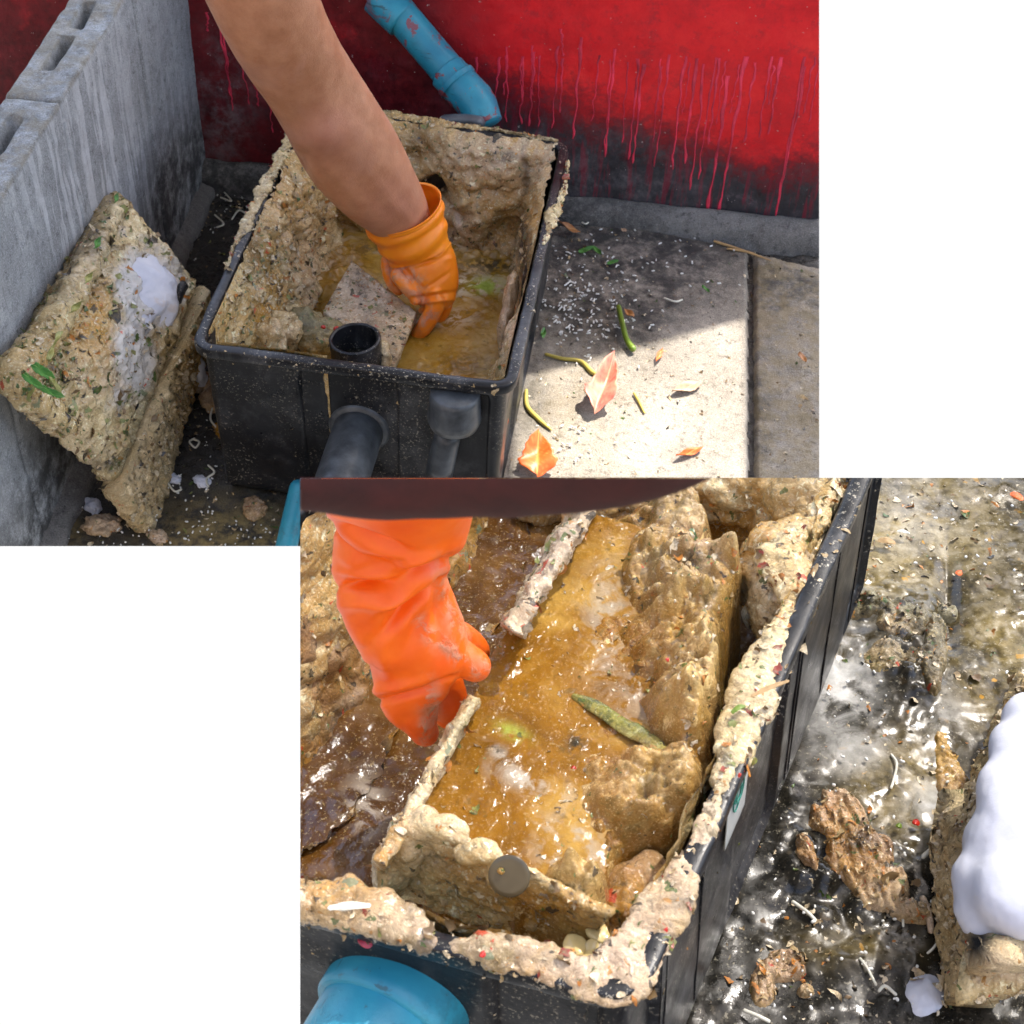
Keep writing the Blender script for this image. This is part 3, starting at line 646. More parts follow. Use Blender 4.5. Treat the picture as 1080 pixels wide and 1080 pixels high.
# ---- unseen roof added to throw the shade; its corner leaves the sunny patch
def roof():
    zr = 2.4
    A = G1(548, 398, .018); Bc = G1(790, 334, .018); Cc = G1(791, 640, .018); D = G1(538, 640, .018)
    t = thing('added_shade_roof', Bc + SUN * (zr / SUN[2]), 'unseen sheet metal roof added to shade the yard, one notch open to the sun', 'roof')
    def slab(pts, dz):
        n = len(pts); V = np.array([[p[0], p[1], .018] for p in pts]) + SUN * ((zr + dz) / SUN[2]); V = np.vstack([V, V + np.array([0, 0, .02])])
        Fc = [list(range(n))[::-1], list(range(n, 2 * n))] + [[i, (i + 1) % n, n + (i + 1) % n, n + i] for i in range(n)]
        mesh_obj('shade_roof_sheet', V, Fc, ROOF, t, smooth=False)
    xl, xr, yb = -1.9, 1.5, 3.3
    slab([(xl, yb), (xl, A[1] - .01), A, Bc, (xr, Bc[1]), (xr, yb)], 0)
    slab([Bc, Cc, (Cc[0], 1.5), (xr, 1.5), (xr, Bc[1])], .03)
    slab([(xl, A[1]), A, D, (D[0], 1.0), (-.66, 1.0), (-.66, .1), (xl, .1)], .06)
    net_y = np.arange(-.45, 1.50, .0060); parts = []  # unseen slats added to thin the sun over the near piece
    for k, y in enumerate(net_y):
        P = [np.array([px_, y + dy, .018]) + SUN * ((zr + dz) / SUN[2]) for dz in (.0, .002) for px_, dy in ((xl if y < 1.0 else D[0], 0), (1.6, 0), (1.6, .0040), (xl if y < 1.0 else D[0], .0040))]
        parts.append((np.array(P), np.array([[0, 1, 2, 3], [7, 6, 5, 4], [0, 4, 5, 1], [1, 5, 6, 2], [2, 6, 7, 3], [3, 7, 4, 0]])))
    V, Fc = join(parts); tagit(mesh_obj('added_shade_net', V, Fc, ROOF, t, smooth=False), kind='stuff')
roof()
def added_light_blocker():  # unseen wall added behind the camera to block frontal light
    s_ = simple('light_blocker_render', (.34, .30, .26), .8)
    t = thing('added_light_blocker', (0, -1.3, 0), 'unseen wall added behind the viewer to cut the frontal light', 'wall')
    for (a, b) in (((-2.6, -1.3), (2.2, -1.3)), ((-2.6, -1.3), (-2.6, 1.6))):
        V = np.array([[a[0], a[1], -.5], [b[0], b[1], -.5], [b[0], b[1], 2.9], [a[0], a[1], 2.9]]); V = np.vstack([V, V + np.array([-.1 if a[0] == b[0] else 0, -.1 if a[0] != b[0] else 0, 0])])
        mesh_obj('blocker_panel', V, [[0, 1, 2, 3], [7, 6, 5, 4], [0, 4, 5, 1], [1, 5, 6, 2], [2, 6, 7, 3], [3, 7, 4, 0]], s_, t, smooth=False)
added_light_blocker()

# ================================================================== SHARED BUILDERS
def rrect(corners, r, n_side=90, n_arc=14):
    """rounded polygon (counter-clockwise from above) -> points, outward normals, side index, t along side"""
    c = np.array([p[:2] for p in corners]); out = []
    k = len(c)
    for i in range(k):
        p0, p1, p2 = c[i - 1], c[i], c[(i + 1) % k]
        a = nrm(p0 - p1); b = nrm(p2 - p1); half = math.acos(np.clip(a.dot(b), -1, 1)) / 2; tl = r / math.tan(half)
        s_ = p1 + a * tl; e_ = p1 + b * tl; cen = p1 + nrm(a + b) * (r / math.sin(half))
        a0 = math.atan2(*(s_ - cen)[::-1]); a1 = math.atan2(*(e_ - cen)[::-1])
        while a1 < a0: a1 += 2 * math.pi
        for q in np.linspace(a0, a1, n_arc): out.append((*(cen + r * np.array([math.cos(q), math.sin(q)])), math.cos(q), math.sin(q), i, 0))
        nx = c[(i + 1) % k]; b2 = nrm(nx - p1); e0 = e_
        p3 = c[(i + 2) % k]; a3 = -b2; b3 = nrm(p3 - nx); h3 = math.acos(np.clip(a3.dot(b3), -1, 1)) / 2; e1 = nx + a3 * (r / math.tan(h3))
        nn = np.array([b2[1], -b2[0]])
        for q in np.linspace(0, 1, n_side + 2)[1:-1]: out.append((*(e0 * (1 - q) + e1 * q), *nn, i, q))
    o = np.array(out); return o[:, :2], o[:, 2:4], o[:, 4].astype(int), o[:, 5]

def tank(parent, corners, zr, to_world, recess, cuts, mat_wall, mat_rim, taper=.010):
    P, N, side, t = rrect(corners, .034)
    rec = recess(side, t)
    rim = [(-.020, -.02), (-.018, -.004), (-.013, 0), (-.003, 0), (0, -.003), (0, -.015), (-.002, -.018), (-.010, -.018)]
    pr = catmull(rim, 22)
    V = np.concatenate([P[:, None] + N[:, None] * pr[None, :, :1], np.broadcast_to(zr + pr[None, :, 1:], (len(P), 22, 1))], -1)
    V[..., :2] += (N[:, None] * (.0016 * fbm(V, 14, 3) + .0006 * fbm(V, 80, 2))[..., None]); V[..., 2] += .0022 * fbm(V + 3, 7, 3)
    V = to_world(V); z0 = np.zeros(V.shape[:2]); o = mesh_obj('rim', V, gridfaces(*V.shape[:2], wrap_n=True), mat_rim, parent); cut(o, cuts)
    zs = np.concatenate([[-.017], np.linspace(-.02, -zr + .02, 40), [-zr + .006, -zr + .001, -zr + .001]]); ex = np.zeros(len(zs)); ex[-3:] = [-.006, -.03, -.10]
    dep = sst(-.035, -.05, zs) * sst(-zr + .03, -zr + .05, zs) if False else sst(-.03, -.042, zs) * sst(-zr + .02, -zr + .035, zs)
    off = -.013 - taper * (-zs / zr) + ex - rec[:, None] * .020 * dep[None]
    V = np.concatenate([P[:, None] + N[:, None] * off[..., None], np.broadcast_to((zr + zs)[None, :, None], (len(P), len(zs), 1))], -1)
    V[..., :2] += N[:, None] * (.0012 * fbm(V, 12, 3))[..., None]
    o = mesh_obj('outer_wall', to_world(V), gridfaces(*V.shape[:2], wrap_n=True), mat_wall, parent); cut(o, cuts)
    zs = np.linspace(-.012, -zr + .03, 30); off = -.020 - taper * (-zs / zr)
    V = np.concatenate([P[:, None] + N[:, None] * off[None, :, None], np.broadcast_to((zr + zs)[None, :, None], (len(P), len(zs), 1))], -1)
    o = mesh_obj('inner_wall', to_world(V), gridfaces(*V.shape[:2], wrap_n=True)[:, ::-1].copy(), mat_wall, parent); cut(o, cuts)
    return P, N, side, t

def plate_arr(c, th, n=60, m=40):
    """c: 4 corners (u0v0, u1v0, u1v1, u0v1), thickness th -> closed slab grid"""
    c = [np.asarray(q, float) for q in c]; u = np.linspace(0, 1, n)[:, None, None]
    nn = nrm(np.cross(c[1] - c[0], c[3] - c[0])); v = np.linspace(0, 1, m)[None, :, None]
    S = (c[0] * (1 - u) + c[1] * u) * (1 - v) + (c[3] * (1 - u) + c[2] * u) * v
    e = 6; ang = np.linspace(0, math.pi, e + 2)[1:-1]
    dv = nrm(c[3] - c[0])
    top = S + nn * th / 2; bot = S[:, ::-1] - nn * th / 2
    e1 = S[:, -1:] + nn * (np.cos(ang) * th / 2)[None, :, None] + dv * (np.sin(ang) * th / 2)[None, :, None]
    e0 = S[:, :1] - nn * (np.cos(ang) * th / 2)[None, :, None] - dv * (np.sin(ang) * th / 2)[None, :, None]
    V = np.concatenate([top, e1, bot, e0], 1)
    mid = lambda i: np.repeat(S[i].mean(0)[None, None], V.shape[1], 1)
    du = nrm(c[1] - c[0]) * th * .35
    ends0 = V[:1] * .999 - du; 
    V = np.concatenate([mid(0) - du, V[:1] - du * .8, V, V[-1:] + du * .8, mid(-1) + du], 0)
    return V, gridfaces(V.shape[0], V.shape[1], wrap_m=True)
def vnormals(V, Fc):
    V = V.reshape(-1, 3); a, b, c = V[Fc[:, 0]], V[Fc[:, 1]], V[Fc[:, 2]]
    fn = np.cross(b - a, c - a); N = np.zeros_like(V)
    for k in range(Fc.shape[1]): np.add.at(N, Fc[:, k], fn)
    return N / (np.linalg.norm(N, axis=1)[:, None] + 1e-12)
def rough_disp(P, a1=.004, s1=45, a2=.003, s2=70, a3=.0012, s3=190):
    return a1 * lumps(P, s1) + a2 * fbm(P, s2, 4) + a3 * lumps(P + 3, s3) - a1 * .3
def displaced(V, Fc, fn):
    sh = V.shape; N = vnormals(V, Fc); Q = V.reshape(-1, 3); return (Q + N * fn(Q)[:, None]).reshape(sh)
def slabobj(name, c, th, mat, parent, dfn=None, cuts=(), n=90, m=60, attrs=None):
    V, Fc = plate_arr(c, th, n, m); V = displaced(V, Fc, dfn or rough_disp)
    Q = V.reshape(-1, 3); at = attrs(Q) if attrs else dict(ochre=np.zeros(len(Q)), dark=np.zeros(len(Q)), pale=np.zeros(len(Q)))
    o = mesh_obj(name, Q, Fc, mat, parent, attrs=at)
    if len(cuts): cut(o, cuts)
    return o
def clump(name, blobs, mat, parent, voxel=.003, disp=None, cuts=(), smooth=2, sub=3, attrs=None, base=None, amp=.25):
    """blobs: (centre, radii, rotation) merged into one skin, then given relief"""
    arr = [blob_arr(b[0], b[1], sub, amp, 1.5, k * 1.7 + len(name), b[2] if len(b) > 2 else None) for k, b in enumerate(blobs)]
    V, Fc = join(arr); o = mesh_obj(name, V, Fc, mat, parent, base=base)
    remesh(o, voxel, smooth, disp if disp is not None else (lambda P, N: rough_disp(P)))
    at_fill(o, attrs)
    if len(cuts): cut(o, cuts)
    return o
def at_fill(o, fn=None):
    me = o.data; n = len(me.vertices); co = np.empty(n * 3, np.float32); me.vertices.foreach_get('co', co)
    Q = co.reshape(-1, 3) + (origin_of(o.parent) if o.parent else np.array(o.location)); at = fn(Q) if fn else {}
    for k in at:
        a = me.attributes.new(k, 'FLOAT', 'POINT'); a.data.foreach_set('value', np.asarray(at[k], np.float32).ravel())
def pxattr(**kw):
    """attributes from patches given in photograph pixels: name=[(x,y,rx,ry,amount),...]"""
    def f(Q):
        x, y = proj(Q); out = {}
        for k, L in kw.items():
            v = np.zeros(len(Q))
            for (cx, cy, rx, ry, am) in L: v = np.maximum(v, am * gauss(x, y, cx, cy, rx, ry))
            out[k] = np.clip(v, 0, 1)
        return out
    return f
def leaf(name, base, tip, width, mat, label, cat='leaf', curl=.3, fold=.3, lobe=0, lift=.004, group=None, cuts=(), zup=(0, 0, 1)):
    base = np.asarray(base, float); tip = np.asarray(tip, float); d = tip - base; L = np.linalg.norm(d); d = d / L
    up = np.asarray(zup, float); s = nrm(np.cross(up, d)); n, m = 26, 15
    u = np.linspace(0, 1, n)[:, None]; v = np.linspace(-1, 1, m)[None]
    w = width * .5 * (np.sin(np.pi * np.clip(u, 0, 1) ** .8) ** .8 + .04 + lobe * np.exp(-((u - .28) / .12) ** 2))
    edge = 1 + .06 * np.sin(u * 40)
    P = base + d * (u * L)[..., None] + s * (w * v * edge)[..., None] + up * (lift + fold * w * np.abs(v) + curl * L * (u - .45) ** 2 + .05 * L * np.sin(u * 7 + v * 2))[..., None]
    th = .0006; V = np.concatenate([P, P[:, ::-1] - up * th], 1)
    vein = np.clip(1 - np.abs(v) * 12, 0, 1) + .5 * np.clip(1 - np.abs(((u * 7 - np.abs(v) * 1.5) % 1) - .5) * 9, 0, 1) + 0 * u
    at = np.concatenate([vein, vein[:, ::-1]], 1)
    o = mesh_obj(name, V, gridfaces(n, 2 * m, wrap_m=True), mat, None, attrs=dict(vein=np.clip(at, 0, 1)))
    if len(cuts): cut(o, cuts)
    return tagit(o, label, cat, group)
def twig(name, pts, r, mat, label, cat, cuts=(), group=None):
    rr = np.array(r if hasattr(r, '__len__') else [r] * len(pts)); V, Fc, _ = tube_arr(pts, rr, 40, 10, True)
    o = mesh_obj(name, V, Fc, mat)
    if len(cuts): cut(o, cuts)
    return tagit(o, label, cat, group)
def pipe_ring(parent, name, c, ax, r0, r1, L, mat, seg=40, cuts=(), attrs=None, grit=.0006):
    """open pipe with real wall thickness: centre of the mouth, axis pointing away from the mouth"""
    ax = nrm(np.asarray(ax, float)); a = nrm(np.cross(ax, [.3, .2, .9])); b = np.cross(ax, a)
    prof = [(r1, L * .98), (r1, L * .5), (r1, .006), (r1, .002), ((r0 + r1) / 2, 0), (r0, .002), (r0, .006), (r0, L * .5), (r0, L)]
    pr = np.array(prof); pr = np.vstack([np.linspace(pr[i], pr[i + 1], 5)[:-1] for i in range(len(pr) - 1)] + [pr[-1:]])
    th = np.linspace(0, 2 * math.pi, seg, endpoint=False)
    V = np.asarray(c) + ax * pr[:, None, 1:] + (a * np.cos(th)[:, None] + b * np.sin(th)[:, None])[None] * pr[:, None, :1]
    V = V + grit * fbm(V, 60, 3)[..., None] * 1.
    at = {k: np.full(V.shape[:2], v) for k, v in (attrs or {}).items()}
    o = mesh_obj(name, V, gridfaces(len(pr), seg, wrap_m=True), mat, parent, attrs=at)
    if len(cuts): cut(o, cuts)
    return o

def film(name, c, mat, parent, hfn, n=150, m=150, cuts=(), attrs=None):
    """skin laid over a 4-cornered patch, raised by hfn(world points, px, py)"""
    c = [np.asarray(q, float) for q in c]; u = np.linspace(0, 1, n)[:, None, None]; v = np.linspace(0, 1, m)[None, :, None]
    S = (c[0] * (1 - u) + c[1] * u) * (1 - v) + (c[3] * (1 - u) + c[2] * u) * v
    nn = nrm(np.cross(c[1] - c[0], c[3] - c[0])); nn = nn if nn.dot(C0 - c[0]) > 0 else -nn
    px, py = proj(S); h = hfn(S, px, py); V = S + nn * h[..., None]; Fc = gridfaces(n, m); keep = (h > -.012).ravel(); Fc = Fc[keep[Fc].all(1)]
    q = V.reshape(-1, 3); o = mesh_obj(name, q, Fc, mat, parent, attrs=attrs(q) if attrs else None)
    if len(cuts): cut(o, cuts)
    return o
# ================================================================== FAR PIECE: things
ZR = .32
# ---- tank
TC1 = [G1(199, 366, ZR), G1(543, 411, ZR), G1(602, 149, ZR), G1(318, 107, ZR)]
tb = np.mean(TC1, 0); tb[2] = 0
tank1 = thing('grease_tank', tb, 'black plastic grease tank in front of the red wall, far side caked in grease', 'tank', None)
def rec1(side, t):
    r = np.zeros(len(t)); s0 = side == 0
    r[s0] = (sst(.30, .32, t) * sst(.66, .64, t) + sst(.86, .88, t) * sst(.99, .97, t))[s0]
    s1 = side == 1; r[s1] = (sst(.08, .1, t) * sst(.32, .3, t) + sst(.45, .47, t) * sst(.7, .68, t))[s1]
    return r
P1, N1, S1, T1 = tank(tank1, TC1, ZR, lambda v: v, rec1, CUT1, PLASTIC, PLASTIC_WET)

# crust on the inner walls: side 0 front, 1 right, 2 back, 3 left
def crust1():
    ZL = .085; m = 110; v = np.linspace(0, 1, m)
    S, T = S1.astype(float) + T1, T1
    arc = T1 == 0
    pos = np.where(arc, S1 + 0., S1 + np.clip(T1, .02, .98))          # 0..4 round the tank
    # amount of grease along the rim position, smooth keys
    keys = [(0, .0), (.10, .25), (.22, .55), (.34, .35), (.42, .0), (.98, .0), (1.02, .25), (1.10, .5), (1.20, .75), (1.30, .35), (1.45, .25), (1.6, .8), (1.8, 1.0), (1.95, 1.25), (2.05, 1.45), (2.5, 1.6), (2.9, 1.5), (3.1, 1.3), (3.35, 1.25), (3.6, 1.3), (3.75, .8), (3.88, .35), (4, 0.)]
    am = np.interp(pos, [k[0] for k in keys], [k[1] for k in keys])[:, None]
    z = ZR + .002 - (ZR - ZL + .02) * v[None]
    inner = -.020 - .010 * (-(z - ZR) / ZR)
    base = np.concatenate([P1[:, None] + N1[:, None] * inner[..., None], np.broadcast_to(z[..., None], (len(P1), m, 1))], -1)
    lowf = fbm(base, 9, 3); prof = .014 + .022 * sst(0, .55, v)[None] + .012 * sst(.55, 1, v)[None]
    thk = am * (prof * (1 + .55 * lowf) + .012 * lumps(base, 26) + .009 * lumps(base + 2, 60) + .004 * fbm(base, 90, 3) + .002 * lumps(base, 160)) - .004 + .001 * 0
    backm = (np.abs(pos - 2.5) < .55)[:, None]; thk = np.where(backm, am * (prof * (1 + .8 * lowf) + .010 * lumps(base, 16) + .004 * lumps(base + 2, 50) + .004 * fbm(base, 60, 4)) - .004, thk)
    # top lip: hug the rim
    thk = thk * sst(-.02, .09, v)[None] + (am > .9) * (.010 * sst(.10, 0, v)[None]) * (fbm(base, 35, 3) + .2)
    # cave in the far wall
    px, py = proj(base); cav = gauss(px, py, 458, 192, 17, 12); thk = thk - .07 * cav * (np.abs(S1 - 2) < .5)[:, None]
    thk = thk + .035 * gauss(px, py, 500, 215, 26, 30) * (am > .5)
    Q = base.copy(); Q[..., :2] -= N1[:, None] * thk[..., None]
    Q[..., 2] += np.where(v[None] < .08, (am > .9) * .006 * np.clip(fbm(base, 30, 3) + .5, 0, 2), 0) + .006 * fbm(base, 30, 3) * sst(0, .1, v)[None]
    keep = (am[:, 0] > .02)
    Fc = gridfaces(len(P1), m, wrap_n=True); kk = np.repeat(keep, m); Fc = Fc[kk[Fc].all(1)]
    px, py = proj(Q)
    och = np.maximum.reduce([1. * gauss(px, py, 290, 335, 45, 55), .8 * gauss(px, py, 560, 220, 22, 60), .8 * gauss(px, py, 480, 275, 60, 22), .45 + 0 * px])
    dark = np.maximum.reduce([.8 * gauss(px, py, 500, 282, 70, 12), 1.0 * gauss(px, py, 552, 262, 9, 50), .8 * gauss(px, py, 555, 185, 5, 24), .7 * gauss(px, py, 533, 165, 14, 7), .6 * gauss(px, py, 268, 270, 12, 40), .5 * gauss(px, py, 440, 150, 20, 20), 1.3 * cav])
    pale = np.maximum.reduce([.8 * gauss(px, py, 530, 165, 75, 32), .8 * gauss(px, py, 480, 240, 30, 30), 1. * gauss(px, py, 535, 340, 14, 45), .5 * gauss(px, py, 330, 300, 25, 50)])
    mesh_obj('grease_crust', Q, Fc[:, ::-1].copy(), MUCK, tank1, attrs=dict(ochre=np.clip(och, 0, 1), dark=np.clip(dark, 0, 1), pale=np.clip(pale, 0, 1)))
crust1()
# yellow curds piled in the near left corner, and the pinkish tongue on the right wall
clump('grease_lump', [(G1(272, 322, .20), (.045, .045, .04)), (G1(262, 345, .19), (.04, .035, .05)), (G1(296, 350, .17), (.035, .035, .04)), (G1(300, 330, .16), (.035, .03, .035)), (G1(285, 362, .19), (.028, .02, .045)), (G1(318, 310, .13), (.03, .05, .03))], MUCK, tank1, .0028, attrs=pxattr(ochre=[(270, 318, 20, 14, 1), (285, 350, 30, 20, .6)], pale=[(300, 350, 20, 20, .5)]))
clump('grease_tongue', [(G1(536, 325, .21), (.010, .03, .05)), (G1(531, 350, .18), (.010, .03, .05)), (G1(541, 305, .24), (.010, .03, .03))], MUCK_PINK, tank1, .0025, lambda P, N: rough_disp(P, .002, 30, .002, 40, .0004, 150), attrs=pxattr(pale=[(536, 335, 20, 40, 1)]))

# ragged grease dried along the left and far rim
def rimband1(pts, r, seed):
    path = [G1(x, y, ZR + .001) for x, y in pts]; V, Fc, _ = tube_arr(path, r, 300, 28, True, ref=(0, 0, 1.)); V = displaced(V, Fc, lambda P: .003 * lumps(P, 60) + .008 * fbm(P + seed, 26, 5, .6) + .003 * lumps(P, 150) - .0045); q = V.reshape(-1, 3)
    mesh_obj('rim_grease', q, Fc, MUCK, tank1, attrs=pxattr(ochre=[(450, 125, 80, 10, .5)], pale=[(250, 260, 60, 60, .4)], dark=[(560, 142, 40, 8, .6), (255, 280, 10, 14, .6)])(q))
rimband1([(318, 115), (304, 150), (294, 170), (280, 196), (268, 222), (258, 240), (246, 262), (238, 285)], [(.003, .007), (.004, .009), (.003, .010), (.005, .013), (.003, .008), (.004, .011), (.002, .004), (.001, .002)], 1)
rimband1([(400, 120), (430, 124), (460, 129), (490, 133), (520, 138), (556, 143), (590, 149)], [(.004, .012), (.005, .013), (.003, .012), (.005, .010), (.002, .008), (.003, .008), (.002, .006)], 5)
rimband1([(599, 170), (597, 190), (590, 215), (583, 228), (580, 240), (574, 258)], [(.001, .002), (.003, .004), (.005, .007), (.008, .011), (.005, .007), (.001, .002)], 8)

# outlet pipe, spigot bracket on the near wall
def hpipe(name, parent, c, ax, r, mat, cuts, at=None, n=30, seg=56):
    """horizontal pipe: list of (distance along ax, radius)"""
    ax = nrm(ax); a = nrm(np.cross(ax, [0, 0, 1])); b = np.cross(ax, a); th = np.linspace(0, 2 * math.pi, seg, endpoint=False); pr = np.array([(r[0][0], 0)] + list(r) + [(r[-1][0], 0)])
    V = c + ax * pr[:, None, :1] + (a * np.cos(th)[:, None] + b * np.sin(th)[:, None])[None] * pr[:, None, 1:]
    o = mesh_obj(name, V, gridfaces(len(pr), seg, wrap_m=True), mat, parent, attrs={k: np.full(V.shape[:2], v) for k, v in (at or {}).items()}); cut(o, cuts); return o
def steps(prof):
    out = []
    for i in range(len(prof) - 1):
        (x0, r0), (x1, r1) = prof[i], prof[i + 1]
        for q in np.linspace(0, 1, 6)[:-1]: out.append((x0 + (x1 - x0) * q, r0 + (r1 - r0) * q))
    return out + [prof[-1]]
def front_fittings():
    n0 = TC1[1] - TC1[0]; n0 = nrm(np.array([n0[1], -n0[0], 0]))        # outward from the near wall
    c = G1(372, 434, .245); wall = TC1[0]; c = c - n0 * ((c - wall).dot(n0) + .035); c[2] = .178
    x, y = proj(c); 
    hpipe('outlet_collar', tank1, c, n0, steps([(0, .050), (.010, .050), (.015, .047), (.018, .042)]), plastic_g, CUT1)
    hpipe('outlet_pipe', tank1, c, n0, steps([(.0, .0405), (.20, .0405)]), plastic_g, CUT1)
    b = G1(479, 402, ZR); b = b + n0 * (-.010); b[2] = ZR - .075
    def vcyl(name, c_, pr, seg=48, tilt=(0, 0)):
        ax = np.array([tilt[0], tilt[1], -1.]); hpipe_ = np.array([(pr[0][0], 0)] + list(steps(pr)) + [(pr[-1][0], 0)]); ax = nrm(ax); a = nrm(np.cross(ax, [0, 1, 0])); b_ = np.cross(ax, a); th = np.linspace(0, 2 * math.pi, seg, endpoint=False)
        V = c_ + ax * hpipe_[:, None, :1] + (a * np.cos(th)[:, None] + b_ * np.sin(th)[:, None])[None] * hpipe_[:, None, 1:]; o = mesh_obj(name, V, gridfaces(len(hpipe_), seg, wrap_m=True), plastic_g, tank1); cut(o, CUT1)
    vcyl('spigot_socket', b, [(-.050, .026), (-.046, .038), (.006, .042), (.018, .038), (.026, .024)])
    vcyl('spigot', b + np.array([-.004, 0, 0]), [(.03, .021), (.12, .022)], tilt=(-.15, -.1))
plastic_g = simple('scuffed_black_fitting', (.060, .066, .072), .36, 160, .4, .001, .55)
front_fittings()
def bluesliver():
    z = depth(G1(310, 500, .1)); V, Fc, th = tube_arr([PD(318, 505, z), PD(309, 545, z), PD(297, 600, z)], [.016, .017, .018], 24, 24, True)
    o = mesh_obj('drain_pipe', V, Fc, BLUE, attrs=dict(flake=np.full(V.shape[:2], .1))); cut(o, CUT1); tagit(o, 'blue pipe sliver standing by the lower corner of the far tank', 'pipe')
bluesliver()

# ---- slurry in the far tank
def slurry1():
    x0, x1 = P1[:, 0].min() + .02, P1[:, 0].max() - .02; y0, y1 = P1[:, 1].min() + .02, P1[:, 1].max() - .02
    X = np.arange(x0, x1, .0028); Y = np.arange(y0, y1, .0028); x, y = np.meshgrid(X, Y, indexing='ij'); P = np.stack([x, y, 0 * x + .12], -1); px, py = proj(P)
    d = pdist(x, y, P1[::6] - N1[::6] * .030); P[..., 2] = .12 + .003 * fbm(P, 16, 3) + .0022 * fbm(P, 60, 3) + .001 * lumps(P, 130)
    P[..., 2] += .018 * gauss(px, py, 350, 300, 45, 40) * (1 + fbm(P, 30, 3)) + .012 * gauss(px, py, 510, 268, 45, 8) * lumps(P, 60)
    Fc = gridfaces(len(X), len(Y)); k = (d < 0).ravel(); Fc = Fc[k[Fc].all(1)]
    pale = np.maximum.reduce([1. * gauss(px, py, 480, 300, 55, 14), .8 * gauss(px, py, 470, 335, 30, 10), .5 * gauss(px, py, 355, 250, 20, 30), .8 * gauss(px, py, 510, 258, 50, 8)])
    dark = np.maximum.reduce([.9 * gauss(px, py, 520, 280, 40, 9), .4 * gauss(px, py, 500, 385, 60, 12), .6 * gauss(px, py, 390, 262, 18, 6)])
    o = mesh_obj('slurry', P, Fc, LIQUID, attrs=dict(pale=np.clip(pale, 0, 1), dark=np.clip(dark, 0, 1), green=np.clip(1.2 * gauss(px, py, 512, 302, 16, 8), 0, 1)))
    tagit(o, 'murky golden brown slurry filling the tank by the red wall', 'sludge')
slurry1()
# ---- held plate, stand pipe, olive lump in the far tank
pa = [G1(343, 330, .155), G1(412, 396, .165), G1(438, 332, .150), G1(372, 279, .16)]
o = slabobj('baffle_plate', pa, .012, MUCK_PLATE, None, lambda P: rough_disp(P, .0020, 60, .0020, 60, .0010, 200), attrs=pxattr(pale=[(395, 340, 40, 50, .6)], dark=[(388, 345, 10, 16, .55), (410, 380, 8, 14, .5), (382, 300, 8, 20, .5)], ochre=[(420, 320, 10, 12, .6)], green=[(398, 325, 9, 8, .9)]))
tagit(o, 'pale speckled plate pulled out of the slurry by the gloved hand', 'plate')
sp = thing('stand_pipe', G1(378, 372, .10), 'short open black stand pipe inside the far tank, in front of the held plate', 'pipe')
mc = G1(374, 356, .235); pipe_ring(sp, 'pipe_wall', mc, (0.07, .0, -1), .0365, .0425, .14, plastic_mat('greasy_pipe', .9))
V = mc + np.array([0, 0, -.05]) + np.stack([np.outer(np.linspace(0, .037, 6), np.cos(np.linspace(0, 2 * np.pi, 24, endpoint=False))), np.outer(np.linspace(0, .037, 6), np.sin(np.linspace(0, 2 * np.pi, 24, endpoint=False))), np.zeros((6, 24))], -1)
mesh_obj('water', V, gridfaces(6, 24, wrap_m=True), WETG, sp, attrs=dict(ochre=np.zeros((6, 24)), pale=np.zeros((6, 24))))
clump('grease_smear', [(mc + np.array([.045, .01, -.05]), (.012, .02, .03)), (mc + np.array([.05, -.01, -.075]), (.012, .02, .02)), (mc + np.array([.03, -.035, -.07]), (.02, .012, .012))], MUCK, sp, .0025, attrs=pxattr(pale=[(405, 380, 30, 30, .5)]))
o = clump('grease_rock', [(G1(322, 350, .15), (.045, .035, .04)), (G1(338, 365, .14), (.04, .03, .035)), (G1(305, 355, .13), (.03, .03, .03)), (G1(345, 352, .15), (.03, .025, .03)), (G1(322, 335, .17), (.02, .02, .014))], ROCK, None, .003, attrs=pxattr(ochre=[(340, 375, 25, 12, .8)], dark=[(318, 345, 14, 10, .4)]), base=G1(325, 360, .10))
tagit(o, 'lumpy olive grey clod of sludge beside the black stand pipe', 'clod')
for (x, y, r) in ((355, 347, .006), (341, 345, .0045), (436, 333, .004), (520, 272, .004), (531, 254, .003)):
    V, Fc = blob_arr(G1(x, y, .20 if x < 400 else .115), (r, r * .8, r * .8), 2, .2); tagit(mesh_obj('chilli_bit', V, Fc, RED_BIT), {355: 'tiny red chilli scrap just left of the stand pipe mouth', 341: 'tiny red chilli scrap on the olive clod, above the pipe mouth', 436: 'tiny red scrap at the right tip of the held plate', 520: 'tiny red scrap on the dark scum below the far wall', 531: 'tiny red scrap on the grease of the far right inner corner'}[x], 'food scrap', 'red chilli scraps in the far tank')

